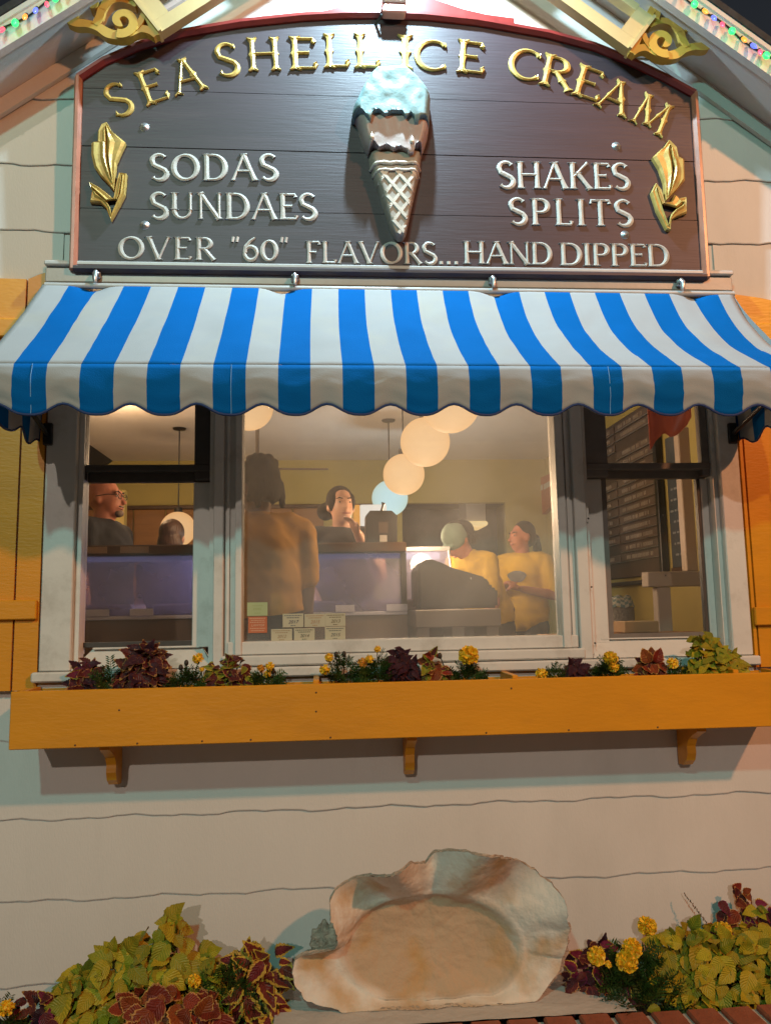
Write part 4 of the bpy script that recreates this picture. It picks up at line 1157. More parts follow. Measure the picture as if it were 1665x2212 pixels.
# ---- giant clam shell leaning on the wall
def Zs(p): return (584+.4038*p[0], 1769.5+.4038*p[1])
OUT = [(130, 745), (190, 720), (290, 690), (330, 700), (362, 640), (350, 560), (325, 500), (315, 430), (345, 380), (420, 345), (500, 310), (600, 262), (650, 235), (740, 208), (790, 235), (835, 258), (880, 205), (960, 170), (1030, 142), (1110, 148), (1180, 158), (1280, 213), (1350, 245), (1420, 290), (1490, 330), (1530, 380), (1552, 430), (1552, 500), (1577, 560), (1572, 640), (1557, 720), (1540, 800), (1480, 870), (1430, 930), (1390, 965), (1300, 972), (1100, 978), (1010, 992), (850, 1003), (600, 1012), (400, 1010), (330, 988), (250, 965), (180, 940), (132, 870), (122, 800)]
YSH = -0.24
def tilt(z): return 0.10*(z-0.2)/0.55              # leans back to the wall
sc = Vector(Zs((870, 730)))
N = 300
def outline_r(th):
    # distance from the centre to the outline along th (photo grid)
    d = Vector((math.cos(th), math.sin(th))); best = 0
    for i in range(len(OUT)):
        a = Vector(Zs(OUT[i]))-sc; b = Vector(Zs(OUT[(i+1) % len(OUT)]))-sc
        den = d.x*(b.y-a.y)-d.y*(b.x-a.x)
        if abs(den) < 1e-9: continue
        t = (a.x*(b.y-a.y)-a.y*(b.x-a.x))/den; u = (a.x*d.y-a.y*d.x)/den
        if -1e-6 <= u <= 1+1e-6 and t > 0: best = max(best, t)
    return best
def inner_r(th):
    rx, ry = .4038*470, .4038*285
    c, s = math.cos(th), math.sin(th)
    return 1/math.sqrt((c/rx)**2+(s/ry)**2)
RO = [outline_r(2*math.pi*i/N) for i in range(N)]
RO = [(RO[i-1]+5*RO[i]+RO[(i+1) % N])/7 for i in range(N)]
FLUTE = [(-1.0+2*math.pi, 1.0), (4.05, 1.0), (4.75, 1.05), (5.65, .7), (3.35, .75)]
def shell_pt(i, f, back=0.0):
    th = 2*math.pi*i/N; ro = RO[i % N]; ri = min(inner_r(th), ro*.86)
    upper = max(0, -math.sin(th))
    up2 = upper**0.5
    if f < 0.62: r = ri*f/0.62
    else: r = ri+(ro-ri)*(f-0.62)/0.38
    q = max(0, (f-0.62)/0.38)
    # bowl: deepest in the middle, muscle scar step at f=.62, fluted flaring rim outside
    y = 0.026*(1-(f/0.62)**4)+0.014*(1-(f/.62)**2) if f < .62 else 0
    y += 0.035 - 0.150*q**0.8*(0.35+0.65*up2) - (0.010*math.exp(-((f-.645)/.022)**2))
    flute = math.cos((th-4.712)*7.6)                       # folds of the rim
    y += 0.085*flute*q**1.0*up2*(1 if 0.4 < upper else upper/0.4)
    y += 0.016*noise.noise(Vector((math.cos(th)*3*f, math.sin(th)*3*f, 1.7)))*min(1, f*2)
    y += 0.004*noise.noise(Vector((math.cos(th)*9*f, math.sin(th)*9*f, 3)))+0.0016*noise.noise(Vector((math.cos(th)*26*f, math.sin(th)*26*f, 8)))+0.006*q*noise.noise(Vector((f*60, th*2.5, 1)))
    p = at(sc.x+r*math.cos(th), sc.y+r*math.sin(th), YSH)
    jag = (0.006*noise.noise(Vector((th*14, 2, 1)))+0.004*noise.noise(Vector((th*45, 5, 1))))*q**4
    return Vector((p.x+jag, min(-0.02, p.y+y+tilt(p.z)-0.02+back), max(ZL+0.006, p.z+jag)))
sm = MB(); NR = 34
vs = [shell_pt(0, 0)]; fs = []
for j in range(1, NR+1):
    for i in range(N): vs.append(shell_pt(i, j/NR))
for i in range(N): fs.append((0, 1+i, 1+(i+1) % N))
for j in range(NR-1):
    for i in range(N): fs.append((1+j*N+i, 1+(j+1)*N+i, 1+(j+1)*N+(i+1) % N, 1+j*N+(i+1) % N))
sm.add(vs, fs, 0, True)
# thick layered edge and back
vs = []; fs = []
LAY = [(1.0, 0.0), (1.006, .010), (0.99, .018), (1.004, .028), (0.985, .036), (0.95, .05), (0.7, .06), (0.3, .07), (0.02, .075)]
for f, bk in LAY:
    for i in range(N):
        th = 2*math.pi*i/N; p = shell_pt(i, min(1, f)); c = shell_pt(0, 0)
        k = 1+max(0, f-1); lay = .004*noise.noise(Vector((th*20, bk*200, 0))) if f > .9 else 0
        q = Vector((c.x+(p.x-c.x)*k+lay, min(-0.012, p.y+bk), max(ZL+.004, c.z+(p.z-c.z)*k+lay))); vs.append(q)
for j in range(len(LAY)-1):
    for i in range(N): fs.append((j*N+i, j*N+(i+1) % N, (j+1)*N+(i+1) % N, (j+1)*N+i))
sm.add(vs, fs, 1, False)
ms = bpy.data.materials.new('giant_shell'); ms.use_nodes = True
nt = ms.node_tree; b = nt.nodes['Principled BSDF']; b.inputs['Roughness'].default_value = 0.68; b.inputs['Specular IOR Level'].default_value = 0.25
tc = nt.nodes.new('ShaderNodeTexCoord')
def nz(sc_, det, lo, hi, stretch=(1, 1, 1)):
    mp = nt.nodes.new('ShaderNodeMapping'); mp.inputs['Scale'].default_value = stretch; nt.links.new(tc.outputs['Object'], mp.inputs[0])
    n = nt.nodes.new('ShaderNodeTexNoise'); n.inputs['Scale'].default_value = sc_; n.inputs['Detail'].default_value = det
    nt.links.new(mp.outputs[0], n.inputs['Vector'])
    r = nt.nodes.new('ShaderNodeMapRange'); r.inputs['From Min'].default_value = lo; r.inputs['From Max'].default_value = hi; nt.links.new(n.outputs['Fac'], r.inputs['Value'])
    return n, r.outputs[0]
def mixc(a, bcol, fac):
    mx = nt.nodes.new('ShaderNodeMix'); mx.data_type = 'RGBA'; nt.links.new(fac, mx.inputs['Factor'])
    if isinstance(a, tuple): mx.inputs['A'].default_value = (*a, 1)
    else: nt.links.new(a, mx.inputs['A'])
    mx.inputs['B'].default_value = (*bcol, 1); return mx.outputs['Result']
_, f1 = nz(3.2, 6, .42, .62); _, f2 = nz(5.5, 8, .50, .68); n3, f3 = nz(2.6, 5, .55, .72)
vc = nt.nodes.new('ShaderNodeVertexColor'); vc.layer_name = 'zone'
sep = nt.nodes.new('ShaderNodeSeparateColor'); nt.links.new(vc.outputs[0], sep.inputs[0])
def mul(a, b_):
    q = nt.nodes.new('ShaderNodeMath'); q.operation = 'MULTIPLY'; nt.links.new(a, q.inputs[0])
    if isinstance(b_, float): q.inputs[1].default_value = b_
    else: nt.links.new(b_, q.inputs[1])
    return q.outputs[0]
c = mixc((0.66, 0.61, 0.54), (0.62, 0.53, 0.43), f1)
c = mixc(c, (0.42, 0.29, 0.175), mul(sep.outputs[0], 0.9))       # the brownish inside of the bowl
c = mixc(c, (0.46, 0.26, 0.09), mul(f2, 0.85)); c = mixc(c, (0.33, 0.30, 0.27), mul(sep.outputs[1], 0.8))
nt.links.new(c, b.inputs['Base Color'])
bp = nt.nodes.new('ShaderNodeBump'); bp.inputs['Strength'].default_value = .6; bp.inputs['Distance'].default_value = .012
n4, _f = nz(30, 8, 0, 1); nt.links.new(n4.outputs['Fac'], bp.inputs['Height']); nt.links.new(bp.outputs[0], b.inputs['Normal'])
SHELLEDGE = mat('shell_layers', (0.40, 0.33, 0.26), 0.8, var=0.45, scale=18, stretch=(1, 6, 3), bump=0.8, bscale=40)
sh = sm.build('giant_clam_shell', [ms, SHELLEDGE])
ca = sh.data.color_attributes.new('zone', 'FLOAT_COLOR', 'POINT')
for k in range(len(sh.data.vertices)):
    f = 0 if k == 0 else (1+(k-1)//N)/NR
    v = 0; gr = 0
    if k <= N*NR:
        th = 2*math.pi*((k-1) % N)/N; nn_ = noise.noise(Vector((math.cos(th)*4*f, math.sin(th)*4*f, 2)))
        v = max(0, min(1, (0.67+.09*nn_-f)/.09))
        if f > .64 and math.sin(th) < -.25: gr = max(0, math.cos((th-4.712)*7.6)-.1)*min(1, (f-.64)/.12)*max(0, min(1, .75+nn_*1.2))     # grime plus groove shading, painted into the hollows
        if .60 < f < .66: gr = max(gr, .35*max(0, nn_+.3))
    ca.data[k].color = (v, gr, 0, 1)
tag(sh, 'huge cream and brown fluted clam shell standing on the white ledge', 'shell')
# flaking layers of the lower right edge
rl = random.Random(9); el = MB()
EI = [(1577, 560), (1572, 640), (1557, 720), (1540, 800), (1500, 850), (1480, 870), (1450, 905), (1430, 930), (1390, 965), (1340, 975)]
for lay_ in range(6):
    vs = []; fs = []
    for i_, e_ in enumerate(densify([Zs(p) for p in EI], 5)[:-5]):
        yy_ = YSH+.015+.018*lay_
        p_ = at(e_[0]+rl.uniform(-2, 2)-2*lay_+4, e_[1]+rl.uniform(-2, 2), yy_); c_ = at(sc.x, sc.y, yy_)
        d_ = (p_-c_).normalized(); j_ = .010*noise.noise(Vector((i_*.35, lay_*3, 0)))+rl.uniform(-.002, .002)
        for a_, b_ in ((.012+j_, 0), (.012+j_, .006), (-.06, .012), (-.06, .004)):
            q_ = p_+d_*a_; vs.append((q_.x, q_.y+b_+rl.uniform(-.001, .001), max(ZL+.006, q_.z)))
    n_ = len(vs)//4
    for i_ in range(n_-1):
        for k_ in range(4): fs.append((i_*4+k_, i_*4+(k_+1) % 4, i_*4+4+(k_+1) % 4, i_*4+4+k_))
    el.add(vs, fs)
el.build('edge_layers', SHELLEDGE, sh)
# broken barnacle lump at the left shoulder of the shell
bl = MB(); c0 = at(*Zs((300, 640)), YSH+.06)
bm = bmesh.new(); bmesh.ops.create_icosphere(bm, subdivisions=4, radius=1)
for v in bm.verts:
    v.co = Vector((v.co.x*.05, v.co.y*.04, v.co.z*.055))*(1+.5*noise.noise(v.co*2.1)+.25*noise.noise(v.co*6))
    v.co += c0
bl.bm(bm, 0, True); bl.build('broken_edge', SHELLEDGE, sh)

# ---- plants of the bed
GP = 'plants in the brick bed'
ZG = ZL-0.06
coleus('dark purple coleus at the far left of the bed with a magenta leaf', GP, [(-30, 2190), (20, 2165), (60, 2140), (105, 2128), (135, 2150), (150, 2212)], -.20, .12, ['magenta', 'purple', 'maroon'], 70, .07, ZG, 41, stems=STEMP)
marigold('small marigold with one yellow bloom in the bottom left corner', GP, -20, 45, 2160, -.27, ZG, [(15, 2178, 12)], 42, 50)
coleus('tall lime green coleus mound left of the shell', GP, [(118, 2150), (150, 2095), (205, 2085), (230, 2030), (290, 2015), (320, 1990), (360, 1962), (390, 1948), (405, 1985), (425, 2040), (470, 2040), (492, 2095), (500, 2150)], -.14, .15, ['lime'], 290, .098, ZG, 43)
marigold('flowering marigold between the lime mound and the yellow edged coleus', GP, 425, 545, 2095, -.22, ZG, [(420, 2119, 11)], 44, 90, sl=.07)
coleus('maroon coleus with bright yellow leaf edges beside the shell', GP, [(488, 2110), (505, 2060), (530, 2030), (565, 2030), (600, 2050), (625, 2065), (634, 2110), (625, 2150)], -.16, .13, ['edge'], 95, .095, ZG, 45, stems=STEMP)
coleus('rusty red coleus in front of the lime mound', GP, [(236, 2200), (265, 2150), (320, 2135), (370, 2128), (430, 2140), (480, 2155), (510, 2190)], -.30, .12, ['rust'], 80, .098, ZG, 46, stems=STEMP)
coleus('magenta and maroon coleus right of the shell', GP, [(1205, 2110), (1222, 2060), (1250, 2040), (1290, 2022), (1330, 2035), (1350, 2070)], -.14, .13, ['magenta', 'maroon', 'purple'], 110, .062, ZG, 47, stems=STEMP)
marigold('large marigold with four yellow pompom blooms right of the shell', GP, 1298, 1444, 2062, -.22, ZG, [(1288, 2065, 15), (1365, 2049, 16), (1353, 2076, 18), (1313, 2083, 6)], 48, 190, depth=.12, sl=.075)
coleus('wide lime green coleus mound at the right of the bed', GP, [(1372, 2060), (1400, 2010), (1450, 1994), (1500, 1990), (1560, 1996), (1610, 2010), (1680, 2015), (1760, 2040)], -.16, .17, ['lime'], 290, .082, ZG, 49)
marigold('marigold with two yellow blooms poking above the wide lime mound', GP, 1390, 1560, 2020, -.12, ZG, [(1397, 2001, 16), (1561, 2011, 14)], 50, 40)
coleus('brown red coleus standing behind the lime leaves at the right edge', GP, [(1528, 2010), (1545, 1925), (1575, 1918), (1605, 1902), (1635, 1930), (1660, 1930), (1690, 1990)], -.08, .05, ['rust', 'maroon', 'magenta'], 78, .060, ZG, 51, stems=STEMP)
coleus('lime coleus sprig at the right edge above the wide mound', GP, [(1575, 2020), (1600, 1968), (1640, 1944), (1690, 1935), (1740, 1960)], -.12, .06, ['lime'], 60, .07, ZG, 52)
gs = thing('grass_stalk', 'thin dry seed stalk leaning against the siding', 'plant', (at(1521, 1990, -.1).x, -.1, ZG))
a, b_ = at(1524, 1992, -.10), at(1476, 1928, -.06)
gm = MB(); gm.tube([Vector((a.x+.06, -.1, ZG)), a, b_], [.0015, .0013, .0006], 5)
for i in range(26):
    p = a.lerp(b_, i/26); gm.ball(p+Vector((random.uniform(-.004, .004), random.uniform(-.004, .004), 0)), (.002, .002, .004), u=5, v=4)
gm.build('stalk', mat('dry_stalk', (0.16, 0.10, 0.07), .8), gs)

# ------------------------------------------------------------------ string lights along the bargeboards
GSL = 'coloured string lights on the gable'
COLS = {'green': (0.02, 1.0, 0.18), 'orange': (1.0, 0.32, 0.03), 'blue': (0.10, 0.16, 1.0), 'pink': (1.0, 0.08, 0.16)}
BM = {k: mat('bulb_'+k, tuple(.05+.4*c for c in v), .3, emit=v, estr=1.5) for k, v in COLS.items()}
CORD = mat('green_cord', (0.015, 0.03, 0.02), .6)
def string_light(side, seq, px0):
    sl = thing('string_lights', 'coloured string lights along the %s slope of the gable' % ('left' if side < 0 else 'right'), 'string lights', along(side, 2.0, 0.0, -.29), GSL)
    pts = []; s = 0.9
    while s < 3.4:
        pts.append(along(side, s, 0.004+0.008*math.sin(s*23), -.2895)); s += .03
    MB().tube(pts, .0032, 6).build('cord', CORD, sl)
    for sx, c in seq:
        p = Vector(along(side, sx, -.004, -.300)); m = MB(); big = 1.25 if c == 'green' else 0.8
        d = Vector((random.uniform(-.3, .3), -.6, -.9)).normalized()
        m.tube([p, p+d*.012], [.007, .007], 8, mi=1); m.tube([p+d*.012, p+d*.02, p+d*.034, p+d*.048, p+d*.054], [.007, .0105*big, .011*big, .006*big, .001], 10)
        m.build('bulb', [BM[c], CORD], sl)
        lamp('bulb_light', tuple(p+Vector((0, -.055, -.05))), .07 if big > 1 else .035, COLS[c], .012)
def s_of(px, py):
    p = at(px, py, -.300); return abs(p.x-APX)*math.hypot(1, SL)
string_light(-1, [(s_of(x, y), c) for x, y, c in [(122, 2, 'green'), (100, 17, 'pink'), (79, 34, 'blue'), (56, 49, 'orange'), (35, 63, 'green'), (10, 79, 'pink'), (-12, 95, 'blue'), (145, -15, 'orange'), (-35, 110, 'orange'), (-58, 128, 'green')]], 0)
string_light(1, [(s_of(x, y), c) for x, y, c in [(1472, 5, 'pink'), (1497, 18, 'green'), (1518, 30, 'orange'), (1538, 46, 'blue'), (1558, 59, 'pink'), (1577, 74, 'green'), (1603, 92, 'orange'), (1622, 110, 'blue'), (1641, 121, 'pink'), (1651, 133, 'green'), (1676, 146, 'orange'), (1700, 165, 'blue')]], 0)

# ------------------------------------------------------------------ sign lamp at the apex
fl = thing('sign_floodlight', 'red and white box floodlight on a bracket over the top of the sign', 'floodlight', (at(858, 20, -.25).x, -.05, 4.2))
fx = at(858, 20, -.25).x; fz = at(858, 12, -.16).z
REDP = mat('red_enamel', (0.55, 0.24, 0.20), .35, var=.1)
MB().box((fx-.050, -.135, fz-.008), (fx+.050, -.085, fz+.035), bev=.006).build('housing', REDP, fl)
MB().box((fx-.052, -.145, fz+.0355), (fx+.052, -.075, fz+.085), bev=.006).build('lens_hood', WHITE, fl)
MB().tube([(fx, -.07, fz), (fx, -.02, fz-.02)], .012, 8).build('bracket', METAL, fl)
MB().tube([(fx-.055, -.12, fz-.01), (fx-.085, -.06, fz-.03), (fx-.09, -.03, fz-.045)], .006, 8).build('cable', BLACK, fl)
# gooseneck lamp above the frame that throws the white light down the sign
gl = thing('gooseneck_lamp', 'white gooseneck barn lamp shining down on the sign from the gable top', 'lamp', (fx, -.05, 4.55))
MB().tube([(fx, 0, 4.70), (fx, -.20, 4.88), (fx, -.42, 4.92), (fx, -.50, 4.87)], .012, 8).build('arm', WHITE, gl)
m = MB(); m.lathe([(.02, .10), (.035, .09), (.06, .05), (.12, .0), (.125, -.01)], (fx, -.50, 4.78), seg=24); m.build('shade', WHITE, gl)
MB().ball((fx, -.50, 4.805), .032).build('lamp_bulb', emis_mat('lamp_bulb_glow', (.75, .9, 1.0), 3.0), gl)
lamp('gooseneck_lamp_light', (fx, -.50, 4.76), 430, (.56, .85, 1.0), .03, spot=150, target=(fx, -.35, 3.5), blend=.7)
# wavy crest board behind the lamp
cb = MB(); top = []
pts = [(600, 34), (660, 30), (700, 24), (730, 16), (758, 8), (790, 0), (800, -20), (860, -40), (920, -20), (940, 0), (970, 10), (1000, 20), (1050, 32), (1110, 40)]
Pc = [(at(x, y, -.05).x, at(x, y, -.05).z) for x, y in pts]
m = MB(); poly = [(Pc[0][0], Pc[0][1]-.03)]+[(p[0], p[1]-.03) for p in Pc[::-1][:1]]+Pc[::-1]
m.prism(poly, lambda u, v, d: (u, d, v), -.0335, -.052)
m.build('sign_crest', SIGNRIM, sign)
# ------------------------------------------------------------------ the room behind the windows
ZF, ZC, YBK, XR, XL = 0.58, 3.20, 5.1, 2.40, -3.0
def atx(px, py, X):
    d = FW + RT*((px-PW/2)/PF) - UP*((py-PH/2)/PF)
    return CAM + d*((X-CAM.x)/d.x)
structure(MB().box((XL, 0.10, ZF-.1), (XR, YBK+2.6, ZF)).build('floor', mat('shop_floor_tile', (.16, .12, .09), .5, var=.2)))
structure(MB().box((XL, 0.10, ZC), (XR, YBK, ZC+.1)).build('ceiling', CEIL))
structure(MB().box((XR, 0.10, ZF), (XR+.1, YBK+2.6, ZC)).build('side_wall', ROOMYEL))
structure(MB().box((XL-.1, 0.10, ZF), (XL, YBK+2.6, ZC)).build('side_wall', ROOMYEL))
zop = at(950, 1086, YBK).z; xop = at(868, 1100, YBK).x; xop2 = at(1092, 1120, YBK).x
bw_ = MB()
bw_.box((XL, YBK, ZF), (xop, YBK+.1, ZC)); bw_.box((xop, YBK, zop), (xop2, YBK+.1, ZC)); bw_.box((xop2, YBK, ZF), (XR, YBK+.1, ZC))
structure(bw_.build('back_wall', ROOMYEL))
KIT = mat('kitchen_wall', (.14, .13, .13), .7, var=.2)
structure(MB().box((xop-.8, YBK+2.5, ZF), (XR, YBK+2.6, ZC)).build('kitchen_wall', KIT))
structure(MB().box((xop-.8, YBK+.1, zop+.25), (XR, YBK+2.5, zop+.35)).build('kitchen_ceiling', KIT))
# honey wood panelling on the left of the back wall
for i in range(9):
    x0 = XL+.02+i*.33
    if x0+.32 > xop: break
    MB().box((x0, YBK-.03, ZF), (x0+.318, YBK-.004, zop-.05), bev=.006).build('wall_panel', MIDWOOD, bpy.data.objects['back_wall'])
MB().box((XL+.02, YBK-.045, zop-.049), (xop, YBK-.004, zop-.01), bev=.004).build('panel_rail', DARKWOOD, bpy.data.objects['back_wall'])
dj = at(255, 1100, 4.2)
MB().box((dj.x-.09, 4.2, ZF), (dj.x+.06, 4.3, 2.75)).build('door_jamb', mat('pale_yellow_gloss', (.62, .50, .18), .4), bpy.data.objects['back_wall'])

# ---- pendant globes
GLOBEW = emis_mat('warm_opal_glass', (1.0, .62, .30), 1.12)
GLOBEC = emis_mat('cool_opal_glass', (.62, .95, 1.0), 1.0)
GP_ = 'pendant globe lamps'
def globe(px, py, Y, r, cool, label, w=22.0):
    c = at(px, py, Y)
    t = thing('globe_lamp', label, 'pendant lamp', (c.x, c.y, c.z-r), GP_)
    MB().ball(c, r, u=32, v=20).build('globe', GLOBEC if cool else GLOBEW, t)
    m = MB(); m.tube([(c.x, c.y, c.z+r-.01), (c.x, c.y, c.z+r+.035)], .035, 12); m.tube([(c.x, c.y, c.z+r+.03), (c.x, c.y, ZC)], .006, 6)
    m.lathe([(0, -.02), (.05, -.015), (.06, -.001)], (c.x, c.y, ZC-.002), seg=16)
    m.build('hanger', BLACK, t)
    lamp('globe_light', (c.x, c.y, c.z-r-.32), w, (.75, .95, 1.0) if cool else (1.0, .68, .40), .07)
globe(972, 872, .62, .150, False, 'nearest glowing globe lamp half hidden by the awning edge')
globe(918, 955, 1.42, .150, False, 'large warm globe lamp just below the awning edge')
globe(872, 1025, 2.35, .150, False, 'smaller warm globe lamp between the large one and the cool white one')
globe(842, 1076, 3.3, .152, True, 'cool white globe lamp furthest back behind the black box')
globe(538, 878, 1.55, .150, False, 'globe lamp cut by the awning above the person in the mustard shirt', 22)
globe(385, 1143, 3.6, .150, False, 'globe lamp glowing behind the brown haired head in the left window', 12)

# ---- ceiling fan
fc = at(556, 1014, 2.7)
fan = thing('ceiling_fan', 'dark ceiling fan with one blade showing past the standing person', 'ceiling fan', (fc.x, fc.y, fc.z))
FANM = mat('fan_blade_brown', (.10, .075, .06), .5)
m = MB(); m.lathe([(0, -.06), (.07, -.05), (.10, 0), (.09, .05), (.03, .07), (.015, .08), (.015, ZC-fc.z)], fc, seg=20); m.build('motor', FANM, fan)
for k in range(4):
    a = R(4+90*k); u = Vector((math.cos(a), math.sin(a), 0)); v = Vector((-math.sin(a), math.cos(a), 0))
    m = MB(); pl_ = [(.09, -.03), (.18, -.06), (.48, -.07), (.53, -.05), (.54, 0), (.53, .05), (.48, .07), (.18, .06), (.09, .03)]
    m.prism(pl_, lambda p, q, d: tuple(fc+u*p+v*q+Vector((0, 0, d+q*.15))), .0, .012); m.build('blade', FANM, fan)

# ---- ice cream display case
XE = .42; YC0, YC1 = .90, 1.32
z_top0, z_top1 = wz(1196, YC0, 640), wz(1174, YC0, 640)
z_g0 = wz(1324, YC0, 640)
case = thing('display_case', 'long wood topped glass ice cream counter across the room', 'display case', (-.9, YC0, ZF))
MB().box((-2.4, YC0-.03, z_top0), (XE, YC1, z_top1), bev=.006).build('counter_top', DARKWOOD, case)
MB().box((-2.4, YC0, ZF+.002), (XE, YC1, z_g0-.02)).build('cabinet', mat('cabinet_brown', (.17, .11, .07), .5, var=.2, scale=3), case)
MB().box((-2.4, YC0-.012, z_g0-.019), (XE, YC0+.03, z_g0), bev=.003).build('glass_sill', mat('pale_sill', (.55, .55, .66), .3), case)
MB().box((-2.4, YC0+.002, z_g0+.001), (XE-.03, YC0+.008, z_top0-.001)).build('glass_front', CASEGLASS, case)
MB().box((XE-.028, YC0-.01, z_g0+.001), (XE, YC0+.03, z_top0-.001)).build('end_post', DARK, case)
MB().box((-2.4, YC0+.012, z_top0-.03), (XE-.03, YC0+.03, z_top0-.004)).build('light_strip', emis_mat('case_led', (.55, .55, 1.0), .3), case)
lamp('case_light', (-.45, 1.1, z_top0-.06), 13.0, (.62, .62, 1.0), .12)
for i in range(5):
    MB().box((-2.0+i*.55, YC0+.05, z_g0+.0), (-1.55+i*.55, YC1-.03, z_g0+.06), bev=.01).build('ice_cream_tub', mat('tub_white_%d' % (i % 3), [(.5, .45, .5), (.42, .30, .33), (.35, .26, .2)][i % 3], .6), case)
GT = 'white price cards in the display case'
for i, (a, b, lab) in enumerate(((172, 237, 'white price card at the left end of the display case'), (281, 332, 'white price card in the middle of the left window'), (429, 520, 'white price card hidden partly by the window frame'), (725, 766, 'white price card under the woman in the black top'), (835, 880, 'white price card at the right end of the display case'))):
    p, q = at(a, 1322, YC0+.0-.016), at(b, 1308, YC0-.016); 
    o = MB().box((p.x, YC0-.017, z_g0+.001), (q.x, YC0-.0135, z_g0+.036)).build('price_card', mat('card_white', (.55, .55, .66), .5)); tag(o, lab, 'price card', GT)
for i, (a, b) in enumerate(((296, 341), (160, 235))): pass
for a, b, lab in ((160, 236, 'left paper notice lying on the wooden counter top'), (264, 325, 'right paper notice lying on the wooden counter top')):
    p, q = at(a, 1178, YC0), at(b, 1178, YC0)
    o = MB().box((p.x, YC0-.034, z_top0+.012), (q.x, YC0-.0312, z_top1-.008)).build('paper_notice', mat('notice_paper', (.30, .20, .13), .6)); tag(o, lab, 'notice', 'paper notices on the counter')

# second case with sloping glass beside it
c2 = thing('glass_freezer', 'small freezer with sloping glass right of the long counter', 'freezer', (.68, 1.35, ZF))
MB().box((.45, 1.30, ZF+.002), (.76, 1.75, 1.60)).build('cabinet', mat('freezer_grey', (.25, .24, .25), .4), c2)
p0, p1, p2 = at(885, 1318, 1.3), at(905, 1188, 1.42), at(972, 1188, 1.42)
m = MB(); m.add([(.46, 1.305, 1.601), (.75, 1.305, 1.601), (.75, 1.55, p1.z), (.46, 1.55, p1.z), (.46, 1.312, 1.601), (.75, 1.312, 1.601), (.75, 1.557, p1.z), (.46, 1.557, p1.z)], [(0, 1, 2, 3), (4, 7, 6, 5), (0, 4, 5, 1), (3, 2, 6, 7), (0, 3, 7, 4), (1, 5, 6, 2)]); m.build('sloping_glass', CASEGLASS, c2)
MB().box((.45, 1.55, p1.z), (.76, 1.74, p1.z+.03), bev=.004).build('freezer_top', METAL, c2)
for x in (.452, .742): MB().tube([(x+.006, 1.30, 1.60), (x+.006, 1.552, p1.z)], .008, 6).build('glass_frame', METAL, c2)
MB().box((.50, 1.66, p1.z-.04), (.71, 1.69, p1.z-.002)).build('freezer_light', emis_mat('freezer_tube', (.7, .85, 1.0), 1.4), c2)

# register under its dark cover, standing on a side counter
rz = wz(1315, .72, 990)
sc_ = thing('side_counter', 'pale grey side counter under the covered register', 'counter', (.72, .70, ZF))
xa_, xb_ = at(897, 1335, .68).x, at(1082, 1335, .68).x
MB().box((xa_, .68, rz-.09), (xb_, 1.12, rz-.002), bev=.004).build('counter_top', mat('pale_laminate', (.22, .19, .16), .5, var=.1), sc_)
for a, b in ((xa_+.01, xa_+.07), ((xa_+xb_)/2-.03, (xa_+xb_)/2+.03), (xb_-.07, xb_-.01)): MB().box((a, .70, ZF+.002), (b, 1.1, rz-.091)).build('leg', MATS['pale_laminate'], sc_)
MB().box((xa_+.072, 1.02, ZF+.002), (xb_-.072, 1.06, rz-.091)).build('back_panel', DARKWOOD, sc_)
reg = [(902, 1231), (909, 1215), (920, 1209), (934, 1208), (953, 1215), (977, 1226), (1049, 1247), (1057, 1258), (1058, 1268), (1075, 1270), (1075, 1313), (904, 1315)]
Pr = [at(x, y, .72) for x, y in reg]
rg = thing('cash_register', 'bulky register under a dark grey cover on the side counter', 'cash register', (Pr[0].x, .72, rz))
m = MB(); m.prism([(p.x, max(p.z, rz)) for p in Pr][::-1], lambda u, v, d: (u, d, v), 1.05, .72)
bm = bmesh.new(); me_ = m.mesh('tmp', DARK); bm.from_mesh(me_); bmesh.ops.remove_doubles(bm, verts=bm.verts, dist=1e-5)
bmesh.ops.bevel(bm, geom=[e for e in bm.edges if e.calc_face_angle(0) > .6], offset=.012, segments=2, affect='EDGES'); m2 = MB(); m2.bm(bm); m2.build('cover', DARK, rg)
p = at(1017, 1250, .715); MB().ball(p, (.004, .003, .007), u=8, v=6).build('key', METAL, rg)

# black box with a stem on the counter top
tb = [(790, 1173), (790, 1114), (799, 1103), (846, 1103), (858, 1114), (858, 1173)]
Pt = [at(x, y, 1.10) for x, y in tb]
tbx = thing('counter_terminal', 'black box with cut corners and a stem on the counter top', 'terminal', ((Pt[0].x+Pt[-1].x)/2, 1.10, z_top1))
m = MB(); m.prism([(p.x, max(p.z, z_top1+.001)) for p in Pt][::-1], lambda u, v, d: (u, d, v), 1.22, 1.10); m.build('body', BLACK, tbx)
a, b = at(824, 1104, 1.13), at(828, 1086, 1.13); m = MB(); m.tube([a, a.lerp(b, .7), b], [.008, .006, .012], 8); m.build('stem', BLACK, tbx)
for x0, y0, x1, y1, mt in ((818, 1128, 838, 1150, mat('screen_brown', (.09, .06, .045), .3)), (820, 1156, 836, 1170, mat('label_white', (.5, .48, .45), .5))):
    p, q = at(x0, y0, 1.098), at(x1, y1, 1.098); MB().box((p.x, 1.0955, p.z), (q.x, 1.0992, q.z)).build('screen' if y0 < 1140 else 'label', mt, tbx)

